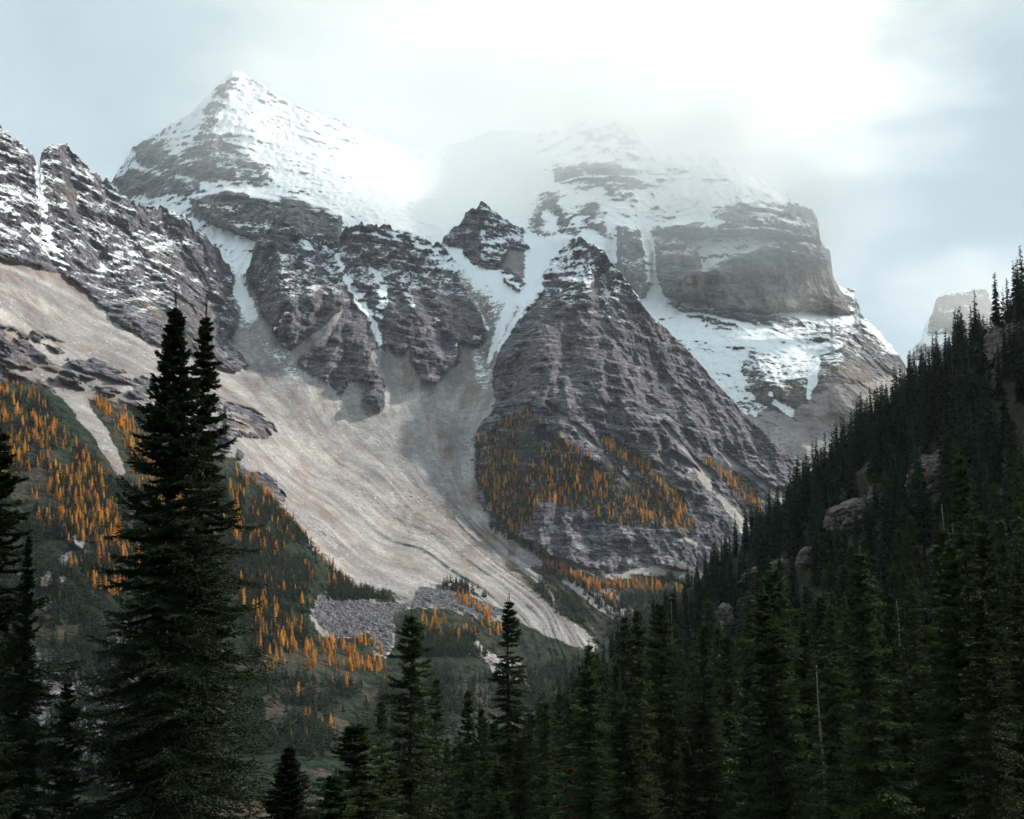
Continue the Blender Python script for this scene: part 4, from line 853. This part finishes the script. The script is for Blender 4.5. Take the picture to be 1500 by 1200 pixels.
# bare grey snags and reddish dead firs
def snag(px, py0, py1, Y, lean, label, stubs=16, r0=0.13):
    a = pix(px, py0, Y); b = pix(px, py1, Y); H = a[2]-b[2]
    root = bpy.data.objects.new('dead_tree', None); COL.objects.link(root); root.location = b
    n = 12; t = np.linspace(0, 1, n); pts = np.stack([t*H*lean, 0*t, t*H], -1)+np.c_[0.06*np.sin(t*7+px), 0.05*np.cos(t*5), 0*t]
    tv, tt = tube(pts, r0*(1-t*0.82)+0.01, 7); mesh_obj('trunk', tv, tt, DEADBARK, root)
    Vs = []; Ts = []; off = 0
    for k in range(stubs):
        s = rr.uniform(0.2, 0.98); p = np.array([s*H*lean, 0, s*H]); az = rr.uniform(0, 6.28); l = rr.uniform(0.25, 1.0)*(1.1-s)
        q = p+np.array([math.cos(az), math.sin(az), -0.25])*l; v, t2 = tube([p, (p+q)/2+[0, 0, .04], q], [0.03, 0.02, 0.008], 4)
        Vs.append(v); Ts.append(t2+off); off += len(v)
    mesh_obj('branch_stubs', np.concatenate(Vs), np.concatenate(Ts), DEADBARK, root)
    tag(root, label, 'dead tree', 'bare grey dead trees in the forest')
snag(1403, 738, 1000, 150, -0.045, 'long bare pale trunk high among the spruces near the right edge')
snag(1212, 975, 1230, 84, -0.03, 'straight bare pale trunk rising from the bottom edge of the forest')
snag(1279, 935, 1015, 92, -0.22, 'short silvery dead trunk leaning left in mid-forest', 8)
snag(988, 880, 1070, 165, -0.01, 'thin pale dead trunk against the left part of the forest', 14, 0.08)
snag(931, 945, 1100, 150, 0.0, 'thread-thin dead trunk at the forest corner beside the valley', 26, 0.09)
snag(1322, 880, 980, 130, -0.05, 'short pale trunk piece showing between two spruces right of centre', 8)
LREF = 1.8
redP = conifer_proto(rr, 'dead_fir', 12, 1.1, 0.40, 5, tM, 0.10, mat=NEEDLE_RED, twigs=False, power=.7)
p = pix(923, 1055, 118); place(redP, (p[0], p[1], p[2]-9), 9/12, 1.0, 'rust-red dead fir standing taller beside the left forest edge', 'dead tree', 'rust-red dead firs')
p = pix(834, 1122, 78); copy_tree(redP, (p[0], p[1], p[2]-8), 8/12, 2.0, 'rust-red dead fir cut by the bottom edge of the photo', 'dead tree', 'rust-red dead firs')

# ------------------------------------------------------------------ pale outcrops among the trees
om, ont = new_mat('outcrop_rock'); t_ = nd(ont, 'ShaderNodeTexCoord'); Po = t_.outputs['Object']
o1 = noise(ont, vscale(ont, Po, (.12, .12, 0.9)), 1.0, 6, .65, .3); o2 = noise(ont, Po, 0.5, 6, .7)
oc = mixc(ont, mapr(ont, o1, .35, .65), (0.07, 0.065, 0.062), (0.25, 0.22, 0.205)); oc = mixc(ont, mapr(ont, o2, .57, .64), oc, (0.22, 0.085, 0.045)); oc = mixc(ont, mapr(ont, o2, .38, .46), (0.014, 0.02, 0.014), oc)
bp = nd(ont, 'ShaderNodeBump', i_Strength=1.0, i_Distance=0.6); ont.links.new(math_(ont, 'ADD', o1, o2), bp.inputs['Height']); principled(ont, oc, .9, bp.outputs[0])
def outcrop(px, py, Y, wpx, hpx, label, seed):
    c = pix(px, py, Y); W = wpx*Y/F; Hh = hpx*Y/F; nu, nv = 110, 72
    U, Vv = np.meshgrid(np.linspace(0, 2*math.pi, nu), np.linspace(-1, 1, nv)); prof = (1-np.abs(Vv)**3)**0.5
    x = W*np.cos(U)*prof; y = W*0.7*np.sin(U)*prof; z = Hh*Vv
    P = np.stack([x, y, z], -1); Pw = P+c+seed*37
    q = np.stack([Pw[..., 0]*.15, Pw[..., 1]*.15, Pw[..., 2]], -1)
    def cell(fu, fv, sd):
        a = np.floor(U*fu+0.35*np.floor(Vv*fv)).astype(np.int64); b = np.floor(Vv*fv+0.3*vnoise(Pw, W*.5, sd)).astype(np.int64); return _h(a, b, a*0, sd)
    k = 1+0.28*fbm(Pw, W*0.55, 4, .6, seed)+0.16*cell(3.2, 3.5, seed)+0.10*cell(7.5, 8, seed+3)+0.05*cell(14, 17, seed+5)
    P[..., 0] *= k; P[..., 1] *= k; P[..., 2] += Hh*0.30*fbm(Pw+91, W*0.5, 4, .6, seed+9)+P[..., 0]*0.3
    o = mesh_obj('rock_outcrop', P.reshape(-1, 3), grid_faces(nv, nu), om, smooth=False); o.location = c+np.array([0, W*0.78, -Hh*0.2])
    tag(o, label, 'rock outcrop', 'pale rock outcrops on the forested slope')
outcrop(1252, 752, 305, 34, 24, 'reddish pale outcrop in the middle of the forested slope', 1)
outcrop(1372, 700, 288, 30, 48, 'tall grey-pink outcrop right of the reddish one', 2)
outcrop(1135, 834, 345, 40, 13, 'low grey ledge, lowest of the outcrops on the forested slope', 3)
outcrop(1190, 812, 325, 18, 14, 'small pale block between the low ledge and the reddish outcrop', 4)
outcrop(1485, 525, 345, 42, 70, 'striped tan cliff near the top of the slope at the right edge', 5)
outcrop(1062, 905, 300, 12, 24, 'narrow pale rock sliver behind the lowest spruces', 6)

# ------------------------------------------------------------------ larches and conifers far off
def sample_poly(poly, n):
    p = np.array(poly, float); lo = p.min(0); hi = p.max(0); out_ = []
    while len(out_) < n:
        q = rr.uniform(lo, hi, (n*3, 2)); q = q[sdf(poly, q[:, 0], q[:, 1]) > 0]
        cl_ = fbm(np.c_[q, q[:, 0]*0]+7, 34, 3, .6, 601); q = q[cl_ > rr.uniform(-0.35, 0.30, len(q))]
        out_ += q.tolist()
    return np.array(out_[:n])
def sample_stroke(pts, n):
    out_ = []
    seg = [(a, b, math.hypot(b[0]-a[0], b[1]-a[1])) for a, b in zip(pts[:-1], pts[1:])]; tl = sum(s[2] for s in seg)
    for a, b, l in seg:
        for _ in range(int(round(n*l/tl))):
            t = rr.random(); w_ = a[2]+(b[2]-a[2])*t; out_.append((a[0]+(b[0]-a[0])*t+rr.normal()*w_*.55, a[1]+(b[1]-a[1])*t+rr.normal()*w_*.55))
    return np.array(out_)
larchP = [mini_conifer(rr, 15, rm, 420, pw, 1.15, lw, 0.15, 0.45, 0.75) for rm, pw, lw in ((2.8, .5, .1), (3.3, .55, .08), (2.3, .45, .12), (3.0, .4, .18), (2.0, .6, .1), (3.7, .45, .12))]
zl = [
 ('on the orange slope at the left edge', sample_poly([(-60, 540), (30, 560), (60, 590), (110, 650), (150, 690), (175, 770), (180, 800), (130, 830), (60, 770), (0, 720), (-60, 700)], 980)),
 ('on the strip above the tallest spruce\'s left side', sample_stroke([(143, 590, 5), (170, 612, 12), (200, 650, 18), (225, 700, 20), (260, 740, 18)], 180)),
 ('seen through the crown of the tallest spruce', sample_poly([(200, 640), (260, 670), (350, 720), (370, 800), (280, 860), (220, 780)], 105)),
 ('on the slope right of the tallest spruce', sample_poly([(345, 690), (385, 715), (425, 765), (440, 800), (400, 830), (345, 790)], 142)),
 ('scattered over the dark green spur', sample_poly([(360, 780), (430, 780), (500, 850), (520, 875), (450, 890), (380, 860)], 82)),
 ('along the edge of the pale scree', sample_stroke([(360, 695, 4), (405, 740, 5), (450, 790, 4), (490, 838, 4), (520, 868, 3)], 45)),
 ('by the left end of the grey boulder field', sample_poly([(375, 890), (440, 890), (445, 935), (430, 965), (385, 990)], 93)),
 ('under the grey boulder field', sample_poly([(440, 945), (520, 930), (570, 950), (575, 985), (500, 985), (450, 985)], 120)),
 ('right of the grey boulder field', sample_poly([(590, 905), (620, 898), (690, 905), (735, 925), (715, 950), (640, 945), (600, 935)], 93)),
 ('in the cluster below the scree toe', sample_stroke([(668, 875, 4), (690, 884, 6), (712, 900, 6), (725, 918, 6)], 45)),
 ('on the foot of the dark pyramid', sample_poly(LARCH_PYR, 820)),
 ('on the upper strip of the dark pyramid', sample_stroke([(885, 650, 4), (920, 672, 8), (960, 705, 11), (990, 740, 12), (1005, 772, 10)], 180)),
 ('on the far right strip of the dark pyramid', sample_stroke([(1035, 678, 4), (1065, 700, 7), (1090, 725, 8), (1115, 745, 9)], 120)),
 ('at the base of the dark pyramid', sample_stroke([(795, 826, 4), (835, 842, 8), (870, 860, 9), (905, 885, 9)], 135)),
 ('below the tan bank right of the valley', sample_stroke([(890, 858, 6), (940, 860, 8), (985, 868, 10), (1010, 872, 6)], 90)),
 ('above the grey cliff at the left', sample_poly([(110, 790), (180, 790), (225, 830), (215, 900), (150, 870), (100, 840)], 120)),
 ('scattered low in the valley', sample_poly([(395, 985), (560, 975), (570, 1040), (440, 1090), (400, 1060)], 21)),
 ('scattered on the dark lower spur', sample_poly([(345, 830), (420, 860), (380, 960), (350, 930)], 45)),
]
LP = []; LL = []
for nm, q in zl:
    g = gA(q[:, 0], q[:, 1]); LP.append(g); LL += [nm]*len(q)
LP = np.concatenate(LP); LH = 5+10.5*rr.random(len(LP))**1.3*np.where(LP[:, 1] > 1500, 1.05, 1.0)*np.where(rr.random(len(LP)) < .25, .65, 1)
lo_ = np.argsort(-LH/LP[:, 1]); nI = 300
protoL = []
for i, (V, T, M) in enumerate(larchP):
    protoL.append((V, T, M, None))
objsL = [None]*len(larchP)
for k in lo_[:nI]:
    j = int(rr.integers(len(larchP))); lab = 'golden autumn larch '+LL[k]
    if objsL[j] is None:
        V, T, M, _ = protoL[j]; o = mesh_obj('larch_tree', V, T, [LARCH, BARK], matidx=M); objsL[j] = o
    else:
        o = objsL[j].copy(); COL.objects.link(o)
    s = LH[k]/15; wv = rr.uniform(.85, 1.2)
    o.location = LP[k]-[0, 0, .5]; o.scale = (s*wv, s*wv, s); o.rotation_euler = (rr.normal()*.03, rr.normal()*.03, rr.uniform(0, 6.28)); tag(o, lab, 'tree', 'golden larches on the far slopes')
restL = lo_[nI:]
lf = merge_instances('larch_forest', larchP, LP[restL]-[0, 0, .5], LH[restL], rr.uniform(.85, 1.2, len(restL)), [LARCH_S, BARK], 15)
tag(lf, 'mass of small golden larches farther off across the slopes', 'forest', kind='stuff')

farP = [mini_conifer(rr, 14, rm, 70, .8, 2.0, .03) for rm in (1.5, 1.9, 1.3)]
zd = [sample_poly([(-60, 570), (60, 580), (150, 690), (200, 720), (240, 700), (330, 700), (360, 850), (200, 900), (130, 840), (60, 780), (-60, 720)], 3000),
 sample_poly([(-40, 760), (90, 780), (60, 820), (0, 850), (-40, 850)], 240),
 sample_poly([(350, 700), (400, 740), (450, 792), (485, 835), (520, 864), (590, 876), (500, 880), (440, 880), (360, 870)], 3000),
 sample_poly([(350, 860), (450, 880), (460, 940), (420, 960), (360, 960)], 416),
 sample_poly([(640, 850), (700, 862), (730, 880), (690, 872), (645, 862)], 96),
 sample_poly([(585, 930), (700, 925), (760, 960), (700, 965), (600, 960)], 512),
 sample_poly([(620, 985), (700, 975), (740, 995), (850, 985), (870, 1040), (640, 1050)], 768),
 sample_poly([(350, 990), (560, 1000), (660, 1060), (800, 1080), (800, 1190), (640, 1190), (560, 1090), (430, 1120), (350, 1100)], 1700),
 sample_poly([(870, 880), (920, 870), (1000, 865), (1040, 900), (1000, 960), (900, 960)], 832),
 sample_poly([(760, 985), (880, 960), (900, 1020), (800, 1040)], 416),
 sample_poly(LARCH_PYR, 1300), sample_poly(CLIFF_LEFT, 520), sample_poly([(-60, 760), (130, 780), (240, 860), (240, 960), (330, 960), (340, 1150), (-60, 1150)], 900),
 sample_stroke([(720, 770, 6), (770, 800, 8), (820, 830, 5)], 112),
 sample_stroke([(885, 655, 5), (940, 700, 10), (1000, 770, 12)], 208), sample_stroke([(700, 640, 3), (700, 700, 4), (740, 780, 6)], 112),
 sample_stroke([(795, 832, 4), (835, 848, 8), (905, 890, 10)], 144),
 sample_poly([(760, 845), (800, 850), (885, 905), (880, 925), (820, 905)], 96)]
dq = np.concatenate(zd); DP = gA(dq[:, 0], dq[:, 1]); DH = rr.uniform(5, 13, len(DP))
DH = DH*1.15
df = merge_instances('distant_forest', farP, DP-[0, 0, .4], DH, rr.uniform(.9, 1.4, len(DP)), [FAR_NEEDLE, BARK], 14, (0.0, 1.0))
tag(df, 'dark conifers covering the far valley floor and lower slopes', 'forest', kind='stuff')

# ------------------------------------------------------------------ air
def box(name, lo, hi, m):
    V = np.array([[x, y, z] for x in (lo[0], hi[0]) for y in (lo[1], hi[1]) for z in (lo[2], hi[2])], float)
    T = np.array([[0, 1, 3, 2], [4, 6, 7, 5], [0, 4, 5, 1], [2, 3, 7, 6], [0, 2, 6, 4], [1, 5, 7, 3]]); return mesh_obj(name, V, T, m)
vm, vnt = new_mat('haze_air'); pv = nd(vnt, 'ShaderNodeVolumePrincipled'); vo = nd(vnt, 'ShaderNodeOutputMaterial')
pv.inputs['Color'].default_value = (0.86, 0.93, 1.0, 1); pv.inputs['Density'].default_value = HAZE; pv.inputs['Anisotropy'].default_value = 0.1
vnt.links.new(pv.outputs[0], vo.inputs['Volume'])
hz = box('haze', (-31000, -31000, -331), (31000, 31000, 2500), vm); hz['kind'] = 'stuff'; hz['label'] = 'pale blue mountain haze'
# cloud wrapped round the middle summit
def cloud_mat(dens, edge0=0.95, edge1=0.25, sc_=2.6):
    cm, cnt = new_mat('cloud_vapour'); tc = nd(cnt, 'ShaderNodeTexCoord'); Pc = tc.outputs['Object']
    ln_ = nd(cnt, 'ShaderNodeVectorMath', operation='LENGTH'); cnt.links.new(Pc, ln_.inputs[0])
    cw = noise(cnt, Pc, sc_, 4, .6, .4)
    rad_ = math_(cnt, 'ADD', ln_.outputs['Value'], math_(cnt, 'MULTIPLY_ADD', cw, 1.2, -0.6))
    dn = mapr(cnt, rad_, edge0, edge1)
    pv = nd(cnt, 'ShaderNodeVolumePrincipled'); vo = nd(cnt, 'ShaderNodeOutputMaterial'); pv.inputs['Color'].default_value = (0.995, 1.0, 0.995, 1); pv.inputs['Anisotropy'].default_value = 0.4
    cnt.links.new(math_(cnt, 'MULTIPLY', dn, dens), pv.inputs['Density']); cnt.links.new(pv.outputs[0], vo.inputs['Volume']); return cm
def cloud(px, py, Y, rx, ry, rz, dens, label):
    U, W_ = np.meshgrid(np.linspace(0, 2*math.pi, 33), np.linspace(-math.pi/2, math.pi/2, 17))
    V = np.stack([np.cos(U)*np.cos(W_), np.sin(U)*np.cos(W_), np.sin(W_)], -1)*1.05
    o = mesh_obj('cloud', V.reshape(-1, 3), grid_faces(17, 33), cloud_mat(dens), smooth=True); o.location = pix(px, py, Y); o.scale = (rx, ry, rz); tag(o, label, 'cloud', kind='stuff')
cloud(960, 115, 3950, 1400, 560, 540, 0.0026, 'bright cloud hiding the top of the middle summit')
cloud(760, 200, 4000, 1900, 850, 760, 0.0009, 'thin veil of cloud over the snow peak and glacier saddle')
cloud(1080, 290, 3250, 640, 320, 470, 0.0016, 'thin cloud trailing over the castle-like cliffs')
cloud(1430, 430, 6500, 900, 500, 420, 0.0006, 'pale mist round the distant butte')
